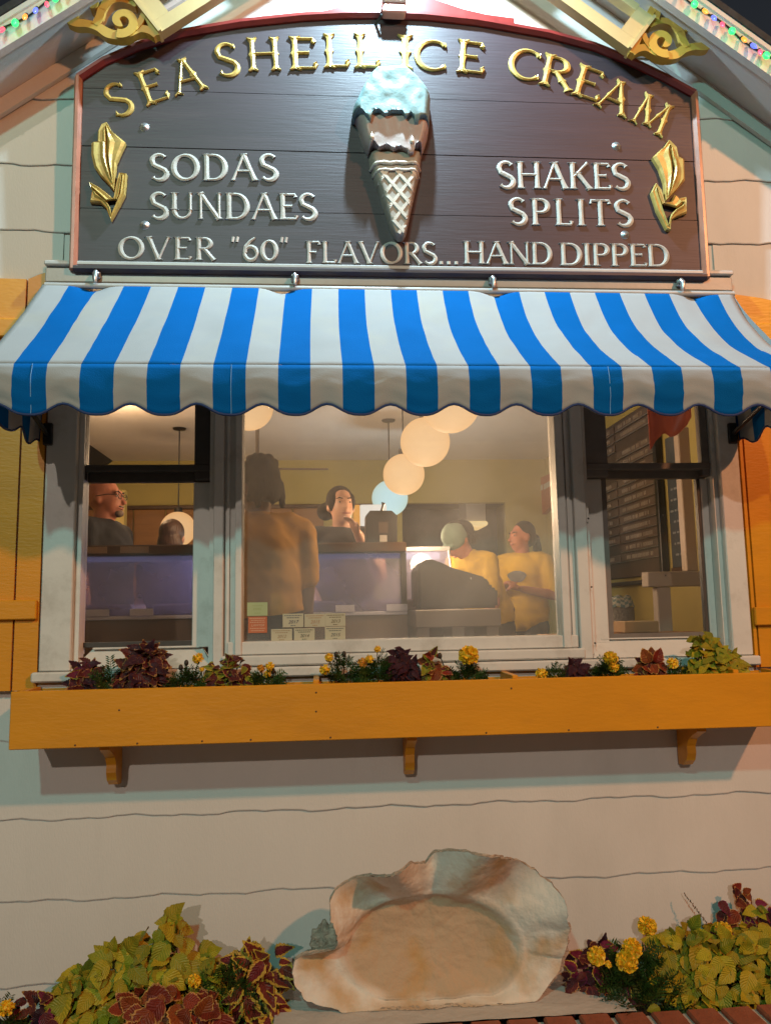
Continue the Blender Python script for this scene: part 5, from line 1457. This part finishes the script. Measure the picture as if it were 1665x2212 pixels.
# glowing panel added in place of a white reflection behind the terminal
p, q = at(772, 1090, 2.4), at(800, 1150, 2.4)
lp = thing('glow_panel', 'added glowing white panel with an orange edge behind the black box', 'glowing panel', (p.x, 2.4, q.z))
m = MB(); m.box((p.x+.018, 2.395, q.z), (q.x+.12, 2.44, p.z), bev=.008); m.build('lit_face', emis_mat('glow_panel_white', (1.0, .95, .85), 1.0), lp)
m = MB(); m.box((p.x-.03, 2.40, q.z), (p.x+.017, 2.44, p.z), bev=.006); m.build('lit_edge', emis_mat('glow_panel_orange', (1.0, .42, .04), .9), lp)

# kitchen ceiling light
kc = at(1020, 1136, YBK+1.4)
kl = thing('kitchen_light', 'yellow fluorescent light box on the kitchen ceiling', 'ceiling light', (kc.x, kc.y, kc.z))
MB().box((kc.x-.14, kc.y-.3, kc.z-.03), (kc.x+.14, kc.y+.3, kc.z+.03), bev=.02).build('diffuser', emis_mat('fluorescent_yellow', (1.0, .75, .35), 1.0), kl)
MB().box((kc.x-.12, kc.y-.25, kc.z+.031), (kc.x+.12, kc.y+.25, zop+.25)).build('housing', CEIL, kl)
lamp('kitchen_light_glow', (kc.x, kc.y-.2, kc.z-.12), 3.5, (1.0, .82, .58), .1)
lamp('room_fill_light', (-1.6, 2.6, ZC-.25), 40, (1.0, .66, .36), .12)  # unseen lamp added to brighten the room

# ---- menu board on the right wall, letter strips on rails
XW = XR-.002
b0, b1 = atx(1432, 1236, XW-.03), atx(1288, 1250, XW-.03)
yb0, yb1 = b0.y, b1.y+.9
zlo, zhi = atx(1425, 1240, XW-.03).z, 3.08
mb = thing('menu_board', 'large dark menu board with rows of letter strips on the right wall', 'menu board', (XW, (yb0+yb1)/2, zlo))
BOARD = mat('menu_board_brown', (.085, .065, .055), .45, var=.15, scale=5)
STRIP = mat('menu_strip', (.13, .10, .085), .4, var=.2, scale=10)
MLET = mat('menu_letters', (.42, .38, .34), .5)
MB().box((XW-.030, yb0, zlo), (XW-.004, yb1, zhi), bev=.004).build('board', BOARD, mb)
MB().box((XW-.060, yb0-.05, zlo-.03), (XW-.004, yb0-.002, zhi), bev=.006).build('frame', BLACK, mb)
MB().box((XW-.060, yb0-.05, zlo-.06), (XW-.004, yb1, zlo-.031), bev=.006).build('frame', DARK, mb)
MB().box((XW-.036, yb0, zlo), (XW-.0305, yb0+.012, zhi)).build('frame', METAL, mb)
rnd = random.Random(5)
rows = 15; ph_ = (zhi-zlo-.14)/rows
for rI in range(rows):
    z = zlo+.13+rI*ph_
    for cI in range(3):
        y0 = yb0+.03+cI*(yb1-yb0-.06)/3; y1 = y0+(yb1-yb0-.06)/3-.03
        if rnd.random() < .12: continue
        MB().box((XW-.038, y0, z), (XW-.0305, y1, z+ph_*.72), bev=.002).build('letter_strip', STRIP, mb)
        MB().box((XW-.043, y0, z-.006), (XW-.0305, y1, z-.001)).build('strip_rail', METAL, mb)
        m = MB(); yy = y1-.03-rnd.random()*.1
        while yy > y0+.05+rnd.random()*.12:
            wl = rnd.choice((.012, .016, .016, .02))
            if rnd.random() < .16: yy -= .022; continue
            h0 = ph_*.18; h1 = ph_*.56
            for s in (0, wl*.7): m.box((XW-.0402, yy-s-.004, z+h0), (XW-.0383, yy-s, z+h1))
            m.box((XW-.0402, yy-wl*.7, z+rnd.choice((h0, h1-.006, (h0+h1)/2))), (XW-.0384, yy-.003, z+rnd.choice((h0, h0))+.006) if False else (XW-.0384, yy-.003, z+h1))if rnd.random() < .1 else None
            yy -= wl+.008
        if m.v: m.build('menu_lettering', MLET, mb)
# second board nearer the window
d0, d1 = atx(1492, 1222, XW-.02), atx(1452, 1228, XW-.02)
cb_ = thing('chalkboard', 'narrow dark blue grey chalkboard beside the large menu board', 'chalkboard', (XW, d0.y, d0.z))
MB().box((XW-.02, d0.y, d0.z), (XW-.003, d1.y, 2.75), bev=.003).build('board', mat('slate', (.055, .07, .085), .6, var=.3, scale=6), cb_)
MB().box((XW-.03, d0.y-.02, d0.z-.03), (XW-.003, d1.y, d0.z-.001)).build('ledge', DARKWOOD, cb_)
m = MB()
for i in range(9):
    z = d0.z+.08+i*.075; yy = d0.y+.03
    while yy < d1.y-.06: w_ = rnd.uniform(.02, .05); m.box((XW-.0215, yy, z), (XW-.0202, yy+w_, z+.014)); yy += w_+.02
m.build('chalk_lines', mat('chalk', (.25, .28, .29), .8), cb_)

# orange cottage shaped sign on the right wall
og = [atx(1128, 1052, XW-.05), atx(1192, 1020, XW-.05), atx(1192, 1090, XW-.05), atx(1170, 1112, XW-.05), atx(1140, 1110, XW-.05)]
os_ = thing('wall_plaque', 'orange wooden plaque with white window shapes on the right wall', 'plaque', (XW, og[0].y, og[3].z))
m = MB(); m.prism([(p.y, p.z) for p in og], lambda u, v, d: (d, u, v), XW-.004, XW-.05); m.build('panel', mat('orange_paint', (.42, .10, .03), .5, var=.15), os_)
for a, b in (((1157, 1066), (1171, 1046)), ((1174, 1058), (1188, 1038))):
    p, q = atx(*a, XW-.054), atx(*b, XW-.054); MB().box((XW-.057, min(p.y, q.y), min(p.z, q.z)), (XW-.051, max(p.y, q.y), max(p.z, q.z)), bev=.002).build('window_shape', mat('plaque_white', (.5, .47, .44), .5), os_)

# coral valance cloth hanging inside the right window
cv = [(1392, 872), (1496, 872), (1494, 900), (1480, 920), (1462, 940), (1447, 944), (1430, 937), (1418, 951), (1404, 972)]
Pv = [at(x, y, .34) for x, y in cv]
m = MB(); nn = 24
def low(x):
    pts_ = sorted((p.x, p.z) for p in Pv[2:])
    if x <= pts_[0][0]: return pts_[0][1]
    for (xa, za), (xb, zb) in zip(pts_, pts_[1:]):
        if xa <= x <= xb: return za+(zb-za)*(x-xa)/(xb-xa)
    return pts_[-1][1]
xa_, xb_ = at(1402, 960, .34).x, Pv[2].x
m.grid(lambda u, v: (xa_+(xb_-xa_)*u, .34+.012*math.sin(u*14)*(.4+v*.6), 2.62+(low(xa_+(xb_-xa_)*u)-2.62)*v), nn, 8)
cvo = m.build('window_valance', mat('coral_cloth', (.52, .13, .09), .8, var=.1, bump=.2, bscale=200)); cvo.modifiers.new('thickness', 'SOLIDIFY').thickness = .003
tag(cvo, 'coral scalloped cloth valance hanging inside the right window', 'valance')

# white bench frame and basket inside the right window
BW = mat('bench_grey_white', (.32, .29, .27), .5, var=.08)
bn = thing('bench', 'greyish white wooden bench with square posts inside the right window', 'bench', (at(1425, 1350, .7).x, .7, ZF))
p, q = at(1396, 1268, .62), at(1512, 1240, .62)
MB().box((p.x, .60, p.z), (q.x+.1, .68, p.z+.075), bev=.004).build('arm', BW, bn)
p2, q2 = at(1411, 1300, .66), at(1440, 1300, .66)
MB().box((p2.x, .61, ZF+.002), (q2.x, .67, p.z-.002), bev=.004).build('post', BW, bn)
p3, q3 = at(1471, 1130, .64), at(1495, 1130, .64)
MB().box((p3.x, .61, p.z+.077), (q3.x, .67, 2.5), bev=.004).build('post', mat('post_beige', (.42, .34, .27), .5), bn)
MB().box((p2.x+.002, .671, ZF+.42), (q.x+.1, 1.1, ZF+.46), bev=.004).build('seat', BW, bn)
bk = thing('basket', 'grey woven basket with a blue checked cloth top inside the right window', 'basket', (at(1353, 1350, 1.0).x, 1.0, ZF))
p, q = at(1328, 1352, .9), at(1380, 1290, .9)
m = MB(); xm, rw = (p.x+q.x)/2, (q.x-p.x)/2
WV = mat('grey_wicker', (.12, .12, .12), .8, var=.3, scale=60, bump=.8, bscale=90)
m.lathe([(rw*.9, ZF), (rw, 1.2), (rw*1.05, q.z-.05), (rw*.98, q.z-.05)], (xm, 1.0, 0), seg=24); m.build('basket_body', WV, bk)
ck = MB(); ck.grid(lambda u, v: (xm+rw*1.08*(1-.3*v)*math.cos(u*2*math.pi), 1.0+rw*1.08*(1-.3*v)*math.sin(u*2*math.pi), q.z-.05+.06*math.sin(v*1.57)+.006*math.sin(u*40)), 40, 6, mfn=lambda i, j: (i//2+j) % 2)
ck.add([(xm+rw*.756*math.cos(t*.157), 1.0+rw*.756*math.sin(t*.157), q.z+.01) for t in range(40)], [tuple(range(40))], 0)
ck.build('checked_cloth', [mat('check_blue', (.10, .17, .20), .8), mat('check_white', (.30, .32, .31), .8)], bk)
p, q = at(1341, 1364, .4), at(1412, 1341, .4)
bx = MB().box((p.x, .35, 1.47), (q.x, .5, q.z), bev=.003).build('cardboard_box', mat('cardboard', (.36, .25, .14), .8, var=.1)); tag(bx, 'flat tan cardboard box on the sill of the right window', 'box')
sh_ = thing('window_shelf', 'wooden shelf inside below the window glass', 'shelf', (1.4, .3, 1.40)); MB().box((1.0, .12, 1.44), (1.74, .52, 1.468), bev=.003).build('shelf_board', MIDWOOD, sh_)
for x in (1.05, 1.70): MB().box((x-.02, .12, 1.25), (x+.02, .40, 1.439)).build('shelf_bracket', MIDWOOD, sh_)

# ---- stickers on the picture window
YP = .0195
def Z5(x, y): return (522+.14347*x, 1282.9+.14347*y)
def text_mesh(s, size, depth=.0004):
    cu = bpy.data.curves.new('txt', 'FONT'); cu.body = s; cu.size = size; cu.align_x = 'CENTER'; cu.align_y = 'CENTER'; cu.extrude = depth; cu.shear = .3; cu.resolution_u = 3
    o = bpy.data.objects.new('txt', cu); col.objects.link(o)
    me = bpy.data.meshes.new_from_object(o.evaluated_get(bpy.context.evaluated_depsgraph_get())); bpy.data.objects.remove(o); return me
def sticker(x0, y0, x1, y1, color, label, cat, txt=None, tc=(.03, .03, .03), lines=((.80, .8), (.64, .55)), tz=.38, tsz=.24, group=None):
    p, q = at(x0, y1, YP), at(x1, y0, YP)
    o = MB().box((p.x, YP-.0006, p.z), (q.x, YP, q.z)).build('window_sticker', mat('sticker_%.2f_%.2f_%.2f' % color, color, .5, var=.04)); tag(o, label, cat, group)
    w, h = q.x-p.x, q.z-p.z; cx = (p.x+q.x)/2; m = MB(); rr = random.Random(int(x0*7))
    for f, wf in lines:
        x = cx-w*wf/2
        while x < cx+w*wf/2:
            l = rr.uniform(.003, .006); m.box((x, YP-.0012, p.z+h*f-.0015), (min(x+l, cx+w*wf/2), YP-.0007, p.z+h*f+.0015)); x += l+.0022
    tm = mat('ink_%.2f_%.2f_%.2f' % tc, tc, .6)
    if m.v: m.build('fine_print', tm, o)
    if txt:
        me = text_mesh(txt, h*tsz*1.5); me.materials.append(tm)
        t = link('lettering', me, o); t.rotation_euler = (R(90), 0, 0); t.location = (cx, YP-.0012, p.z+h*tz)
    return o
CRM = (.46, .42, .30); GS = 'cream year stickers on the picture window'
for (x0, y0, x1, y1), yr, c, lab in (((620, 295, 930, 505), '2017', (.03, .03, .08), 'cream sticker 2017 at the left of the upper row'), ((948, 300, 1258, 500), '2015', (.35, .16, .08), 'cream sticker 2015 in the middle of the upper row'),
        ((1262, 290, 1560, 488), '2013', (.10, .06, .02), 'cream sticker 2013 at the right of the upper row'), ((445, 525, 760, 716), '2012', (.28, .18, .10), 'cream sticker 2012 at the left of the lower row'),
        ((790, 515, 1100, 706), '2014', (.03, .04, .03), 'cream sticker 2014 in the middle of the lower row'), ((1256, 490, 1560, 696), '2015', (.06, .07, .08), 'cream sticker 2015 at the right of the lower row')):
    sticker(*Z5(x0, y0), *Z5(x1, y1), CRM, lab, 'sticker', yr, c, ((.86, .85), (.70, .6), (.12, .22)), group=GS)
sticker(*Z5(85, 125), *Z5(392, 332), (.36, .42, .22), 'pale green square sticker above the orange one', 'sticker', None, (.28, .34, .14), ((.75, .5), (.55, .4), (.45, .4), (.2, .3)))
sticker(*Z5(100, 342), *Z5(385, 590), (.46, .13, .05), 'orange red sticker with pale lettering below the green one', 'sticker', 'LAWYER', (.60, .42, .30), ((.9, .85), (.78, .7), (.66, .8), (.28, .8), (.14, .7)), .47, .14)

# ------------------------------------------------------------------ people
SK_L = mat('skin_fair', (.50, .27, .18), .5, sss=.08, var=.05); SK_R = mat('skin_ruddy', (.48, .19, .12), .5, sss=.08, var=.06); SK_D = mat('skin_brown', (.16, .075, .045), .5, sss=.05, var=.05)
HAIRD = mat('dark_hair', (.008, .005, .004), .7, spec=.15, var=.4, scale=60, stretch=(1, 1, .2), bump=.6, bscale=120)
HAIRB = mat('brown_hair', (.055, .024, .012), .42, var=.4, scale=60, stretch=(1, 1, .2), bump=.6, bscale=120)
def cloth(n, c): return mat('cloth_'+n, c, .85, var=.12, scale=9, bump=.35, bscale=14)
EYEW = mat('eye_white', (.32, .28, .25), .4); EYED = mat('eye_dark', (.02, .012, .01), .2); LIP = mat('lip', (.30, .10, .08), .5)
def capsule(m, a, b, r0, r1):
    a, b = Vector(a), Vector(b); d = (b-a); L = d.length; d.normalize(); n = 6; pts = [a-d*r0*.98*math.cos(math.pi/2*i/4) for i in range(4)]; rs = [r0*max(.02, math.sin(math.pi/2*i/4)) for i in range(4)]
    pts += [a.lerp(b, i/n) for i in range(n+1)]; rs += [r0+(r1-r0)*i/n for i in range(n+1)]
    pts += [b+d*r1*.98*math.sin(math.pi/2*i/4) for i in range(1, 5)]; rs += [r1*max(.02, math.cos(math.pi/2*i/4)) for i in range(1, 5)]
    m.tube(pts, rs, 14)
def remesh(m, name, mt, parent, voxel=.011, it=6, fold=0, cut=None):
    me = m.mesh('tmp', mt); o = bpy.data.objects.new('tmp', me); col.objects.link(o)
    a = o.modifiers.new('r', 'REMESH'); a.mode = 'VOXEL'; a.voxel_size = voxel; a.use_smooth_shade = True
    s = o.modifiers.new('s', 'SMOOTH'); s.factor = .5; s.iterations = it
    ev = bpy.data.meshes.new_from_object(o.evaluated_get(bpy.context.evaluated_depsgraph_get())); bpy.data.objects.remove(o)
    ev.materials.clear(); ev.materials.append(mt)
    if fold:
        nrm = [v.normal.copy() for v in ev.vertices]
        for v, n_ in zip(ev.vertices, nrm):
            c_ = v.co; f_ = noise.noise(Vector((c_.x*9, c_.y*9, c_.z*5)))+.6*noise.noise(Vector((c_.x*16+c_.z*20, c_.y*16, c_.z*8-c_.x*14)))
            v.co = c_+n_*fold*f_
    if cut is not None:
        bm = bmesh.new(); bm.from_mesh(ev)
        bmesh.ops.bisect_plane(bm, geom=bm.verts[:]+bm.edges[:]+bm.faces[:], plane_co=(parent['_loc'][0], parent['_loc'][1], cut), plane_no=(.06, .1, -1), clear_outer=True)
        bm.to_mesh(ev); bm.free()
    return link(name, ev, parent)
def person(label, loc, yaw, H=1.7, skin=SK_L, shirt=None, pants=None, lean=0.0, hyaw=0, hpitch=0, arms=None, hair=None, sleeve=.45, width=1.0, extra=None, group='people inside the shop', sleeveless=False, hem=.86):
    k = H/1.7; loc = Vector(loc)
    t = thing('person', label, 'person', loc, group)
    Rz = Matrix.Rotation(R(yaw), 3, 'Z'); hip = Vector((0, 0, .95))
    Lx = Matrix.Rotation(R(lean), 3, 'X')     # leaning forward about the hips (person faces -Y)
    def W(p): return loc+Rz @ (Vector(p)*k)
    def U(p): p = Vector(p); return W(hip+Lx @ (p-hip))
    neck = Vector((0, -.005, 1.50)); Hm = Matrix.Rotation(R(hyaw), 3, 'Z') @ Matrix.Rotation(R(hpitch), 3, 'X')
    def HD(p): return U(neck+Hm @ (Vector(p)-neck))
    Rh = Rz @ Lx @ Hm; w = width
    if arms is None: arms = [[(-.20*w, .01, 1.13), (-.21*w, -.05, .88)], [(.20*w, .01, 1.13), (.21*w, -.05, .88)]]
    b = MB()
    Rt = Rz @ Lx
    def torso(m, g):
        m.ball(U((0, .01, .96)), ((.165*w+g)*k, (.115*w+g)*k, (.13+g)*k), rot=Rt); m.ball(U((0, 0, 1.10)), ((.145*w+g)*k, (.105*w+g)*k, (.16+g)*k), rot=Rt)
        m.ball(U((0, .005, 1.28)), ((.165*w+g)*k, (.115*w+g)*k, (.17+g)*k), rot=Rt); capsule(m, U((-.135*w, .01, 1.385)), U((.135*w, .01, 1.385)), (.062+g)*k, (.062+g)*k)
    torso(b, 0)
    capsule(b, U((0, .012, 1.38)), HD((0, .0, 1.54)), .058*k*w**.5, .053*k*w**.5)
    b.ball(HD((0, .015, 1.605)), (.076*k, .094*k, .098*k), rot=Rh); b.ball(HD((0, -.032, 1.56)), (.060*k, .066*k, .088*k), rot=Rh); b.ball(HD((0, -.062, 1.497)), (.032*k, .026*k, .024*k), rot=Rh)
    capsule(b, HD((0, -.092, 1.592)), HD((0, -.116, 1.553)), .010*k, .014*k)
    capsule(b, HD((-.035, -.080, 1.612)), HD((.035, -.080, 1.612)), .014*k, .014*k)
    capsule(b, HD((-.018, -.092, 1.523)), HD((.018, -.092, 1.523)), .010*k, .010*k)
    for s in (-1, 1):
        b.ball(HD((s*.077, .008, 1.575)), (.010*k, .018*k, .030*k), rot=Rh)
        sh = U((s*.178*w, .01, 1.385)); el = U(arms[0 if s < 0 else 1][0]); wr = U(arms[0 if s < 0 else 1][1])
        capsule(b, sh, el, .050*k*w, .040*k*w); capsule(b, el, wr, .041*k*w, .027*k*w)
        d = (wr-el).normalized(); side = d.cross(Vector((0, 0, 1)) if abs(d.z) < .9 else Vector((1, 0, 0))).normalized(); nr = d.cross(side)
        palm = wr+d*.075*k; b.ball(wr+d*.045*k, (.038*k, .022*k, .050*k), rot=Matrix((side, nr, d)).transposed())
        for fi, (off, L) in enumerate(((-.028, .058), (-.009, .070), (.010, .066), (.027, .050))):
            q0 = wr+d*.075*k+side*off*k; q1 = q0+(d*.9+nr*.25).normalized()*L*.55*k; q2 = q1+(d*.6+nr*.7).normalized()*L*.5*k
            capsule(b, q0, q1, .0095*k, .009*k); capsule(b, q1, q2, .009*k, .0078*k)
        q0 = wr+d*.025*k-side*.030*k; q1 = q0+(d*.6-side*.7).normalized()*.035*k; q2 = q1+(d*.9-side*.2).normalized()*.030*k
        capsule(b, q0, q1, .011*k, .010*k); capsule(b, q1, q2, .010*k, .0085*k)
        capsule(b, W((s*.09, .01, .92)), W((s*.10, 0, .49)), .085*k*w, .060*k); capsule(b, W((s*.10, 0, .49)), W((s*.105, .02, .09)), .060*k, .040*k)
        capsule(b, W((s*.105, .04, .045)), W((s*.115, -.14, .035)), .042*k, .034*k)
    remesh(b, 'body', skin, t, .0105)
    if shirt:
        m = MB(); torso(m, .022); m.ball(U((0, .01, 1.16)), ((.165*w+.022)*k, (.118*w+.022)*k, .30*k), rot=Rt); m.ball(U((0, .012, 1.02)), ((.168*w+.022)*k, (.122*w+.022)*k, .17*k), rot=Rt)
        if not sleeveless:
            for s in (-1, 1):
                sh = U((s*.178*w, .01, 1.385)); el = U(arms[0 if s < 0 else 1][0]); capsule(m, sh, sh.lerp(el, sleeve*1.6), .066*k*w, .060*k*w)
        for q in range(7):
            a = q*2.4; m.ball(U((.14*w*math.cos(a), .10*math.sin(a), 1.0+.05*q)), (.03*k, .03*k, .07*k))
        so_ = remesh(m, 'shirt', shirt, t, .012, 8, .012, (loc.z+hem*k) if lean == 0 else None)
        if not sleeveless: m = MB(); m.tube([U((.064*math.cos(a*.3142), .004+.062*math.sin(a*.3142), 1.447+.012*math.sin(a*.3142))) for a in range(21)], .009*k, 6); m.build('collar', shirt, t)
    if pants:
        m = MB()
        m.ball(W((0, .01, .93)), (.172*w*k, .128*w*k, .10*k), rot=Rz); m.ball(W((0, .01, 1.0)), (.178*w*k, .132*w*k, .10*k), rot=Rz)
        for s in (-1, 1): capsule(m, W((s*.09, .01, .90)), W((s*.10, 0, .49)), .098*k*w, .074*k); capsule(m, W((s*.10, 0, .49)), W((s*.105, .02, .12)), .074*k, .060*k)
        remesh(m, 'trousers', pants, t, .015, 6, .008)
    for s in (-1, 1):
        m = MB(); m.ball(HD((s*.031, -.083, 1.592)), (.0105*k, .006*k, .0060*k), u=10, v=8, rot=Rh); m.ball(HD((s*.031, -.0868, 1.592)), (.0050*k, .0035*k, .0055*k), mi=1, u=8, v=6, rot=Rh); m.build('eye', [EYEW, EYED], t)
        m = MB(); m.tube([HD((s*.014, -.094, 1.611)), HD((s*.034, -.093, 1.617)), HD((s*.052, -.080, 1.610))], [.003*k, .0042*k, .002*k], 6); m.build('eyebrow', HAIRD, t)
    m = MB(); m.tube([HD((-.024, -.096, 1.524)), HD((0, -.104, 1.522)), HD((.024, -.096, 1.524))], [.003*k, .0065*k, .003*k], 8); m.build('mouth', LIP, t)
    if hair:
        m = MB(); rnd = random.Random(len(label))
        for (c, r_) in hair[1]: m.ball(HD(c), tuple(q*k for q in r_), rot=Rh)
        o = remesh(m, 'hair', hair[0], t, .009, 3)
    if extra: extra(t, HD, U, k, Rh)
    return t
SHORT = [((0, .028, 1.622), (.082, .096, .094)), ((0, .06, 1.57), (.070, .060, .075))]
def floorpt(px, py, Y): p = at(px, py, Y); return Vector((p.x, p.y, ZF)), p.z
# man at the left, in profile
def spectacles(t, HD, U, k, Rh):
    m = MB()
    for s in (-1, 1):
        pts = [HD((s*.032+.021*math.cos(a*math.pi/8), -.103, 1.590+.016*math.sin(a*math.pi/8))) for a in range(17)]; m.tube(pts, .0022*k, 5)
        m.tube([HD((s*.054, -.098, 1.597)), HD((s*.078, -.05, 1.597)), HD((s*.083, .012, 1.588))], .0026*k, 5)
    m.tube([HD((-.011, -.104, 1.594)), HD((.011, -.104, 1.594))], .002*k, 5); m.build('glasses', BLACK, t)
    m = MB(); m.ball(HD((0, -.082, 1.497)), (.030*k, .028*k, .022*k), rot=Rh); m.ball(HD((0, -.098, 1.535)), (.028*k, .012*k, .006*k), rot=Rh); remesh(m, 'beard', mat('greying_beard', (.20, .15, .13), .8, var=.3, scale=80), t, .005, 2)
l, z = floorpt(228, 1083, 1.62); person('bald man with glasses and goatee in a black shirt behind the counter', l, 78, (z-ZF)/1.6*1.7*1.02, SK_R, cloth('black', (.012, .013, .018)), cloth('navy', (.02, .025, .05)), width=1.2, extra=spectacles)
# brown haired head low behind the counter
l, z = floorpt(374, 1158, 1.95); person('person with smooth brown hair behind the counter in the left window', l, 172, (z-ZF)/1.6*1.7, SK_L, cloth('black', (.012, .013, .018)), cloth('navy', (.02, .025, .05)), hair=(HAIRB, [((0, .028, 1.622), (.086, .100, .096)), ((0, .06, 1.54), (.088, .070, .12)), ((-.05, .06, 1.46), (.045, .04, .10)), ((.05, .06, 1.46), (.045, .04, .10))]))
# person in the mustard shirt with dark locs, back to the window
locs = [((0, .022, 1.632), (.088, .102, .094)), ((0, .055, 1.585), (.086, .070, .075))]
for i in range(11):
    a = R(-65+13*i); x_, y_ = .088*math.sin(a), .03+.085*math.cos(a)
    for j in range(2+(i*7) % 3): locs.append(((x_*(1+.07*j), y_, 1.590-.028*j+.012*math.sin(i*3)), (.017, .017, .024)))
for i in range(14):
    a = i*2.4; q = .35+.6*(i/14); locs.append(((.085*q*math.cos(a), .02+.095*q*math.sin(a), 1.625+.10*math.sqrt(1-q*q*.9)), (.022, .022, .030)))
l, z = floorpt(558, 1047, .50); person('person with short dark locs in a mustard shirt seen from behind', l, 196, (z-ZF)/1.6*1.7*1.0, SK_D, cloth('mustard', (.44, .21, .018)), cloth('dark_trousers', (.025, .018, .015)), hair=(HAIRD, locs), hyaw=22, width=1.12, sleeve=.55, hem=1.0)
# woman in the black sleeveless top, hand on her chin
l, z = floorpt(738, 1088, 1.60)
person('dark haired woman in a black sleeveless top resting her chin on her hand', l, 6, (z-ZF)/1.6*1.7, SK_L, cloth('black', (.012, .013, .018)), cloth('navy', (.02, .025, .05)), hyaw=8, hpitch=-6,
       arms=[[(-.22, -.03, 1.14), (-.16, -.18, 1.02)], [(.20, -.12, 1.16), (.075, -.155, 1.40)]], sleeveless=True,
       hair=(HAIRD, [((0, .030, 1.628), (.084, .092, .092)), ((0, .045, 1.59), (.083, .075, .09)), ((-.07, .10, 1.575), (.055, .055, .055)), ((-.055, .0, 1.61), (.03, .06, .06)), ((.055, .0, 1.61), (.03, .06, .06))]), width=1.08)
# server in the teal cap bending over
def cap(t, HD, U, k, Rh):
    m = MB(); m.ball(HD((0, .012, 1.63)), (.088*k, .104*k, .088*k), rot=Rh); m.ball(HD((0, .0, 1.60)), (.089*k, .103*k, .06*k), rot=Rh)
    capsule(m, HD((-.045, -.10, 1.622)), HD((.045, -.10, 1.622)), .012*k, .012*k); capsule(m, HD((-.04, -.135, 1.612)), HD((.04, -.135, 1.612)), .012*k, .012*k); capsule(m, HD((-.025, -.158, 1.605)), HD((.025, -.158, 1.605)), .011*k, .011*k)
    remesh(m, 'cap', cloth('teal', (.17, .25, .22)), t, .008, 4)
YSH_ = cloth('yellow', (.62, .40, .025))
l, z = floorpt(1058, 1240, 2.30); person('server in a teal cap and yellow shirt bending over the freezer', l, -58, 1.68, SK_R, YSH_, cloth('dark_trousers', (.025, .018, .015)), lean=26, hpitch=24, width=1.05, hair=(HAIRD, SHORT+[((0, .09, 1.53), (.05, .04, .09))]), extra=cap, arms=[[(-.2, -.10, 1.12), (-.16, -.32, 1.02)], [(.2, -.10, 1.12), (.16, -.32, 1.02)]])
# dark haired man behind
l, z = floorpt(992, 1153, 3.0); person('dark haired man half hidden behind the teal cap', l, -80, (z-ZF)/1.6*1.7, SK_L, cloth('black', (.012, .013, .018)), cloth('navy', (.02, .025, .05)), hair=(HAIRD, SHORT))
# woman in the yellow shirt with a ponytail
def print_(t, HD, U, k, Rh):
    m = MB(); P_ = []
    for i in range(24):
        a = 2*math.pi*i/24; P_.append(U((.075*math.cos(a)*(1+.1*math.sin(3*a)), -.134, 1.27+.045*math.sin(a))))
    c_ = U((0, -.137, 1.27)); m.add(P_+[c_], [(i, (i+1) % 24, 24) for i in range(24)]); m.build('shirt_print', mat('print_grey_blue', (.16, .17, .20), .8, var=.4, scale=40), t)
l, z = floorpt(1125, 1156, 2.75); person('woman with a dark ponytail in a yellow shirt with a grey blue print', l, -34, (z-ZF)/1.6*1.7, SK_R, YSH_, cloth('slate_trousers', (.05, .06, .08)), hyaw=-36,
       arms=[[(-.24, -.03, 1.12), (-.06, -.22, 1.20)], [(.26, -.02, 1.12), (.08, -.24, 1.17)]], hair=(HAIRD, [((0, .030, 1.625), (.083, .094, .092)), ((0, .05, 1.58), (.078, .07, .08)), ((0, .12, 1.57), (.04, .05, .045)), ((0, .145, 1.50), (.035, .035, .08)), ((.02, .14, 1.42), (.025, .025, .07))]), extra=print_, width=1.05, sleeve=.5)
done()
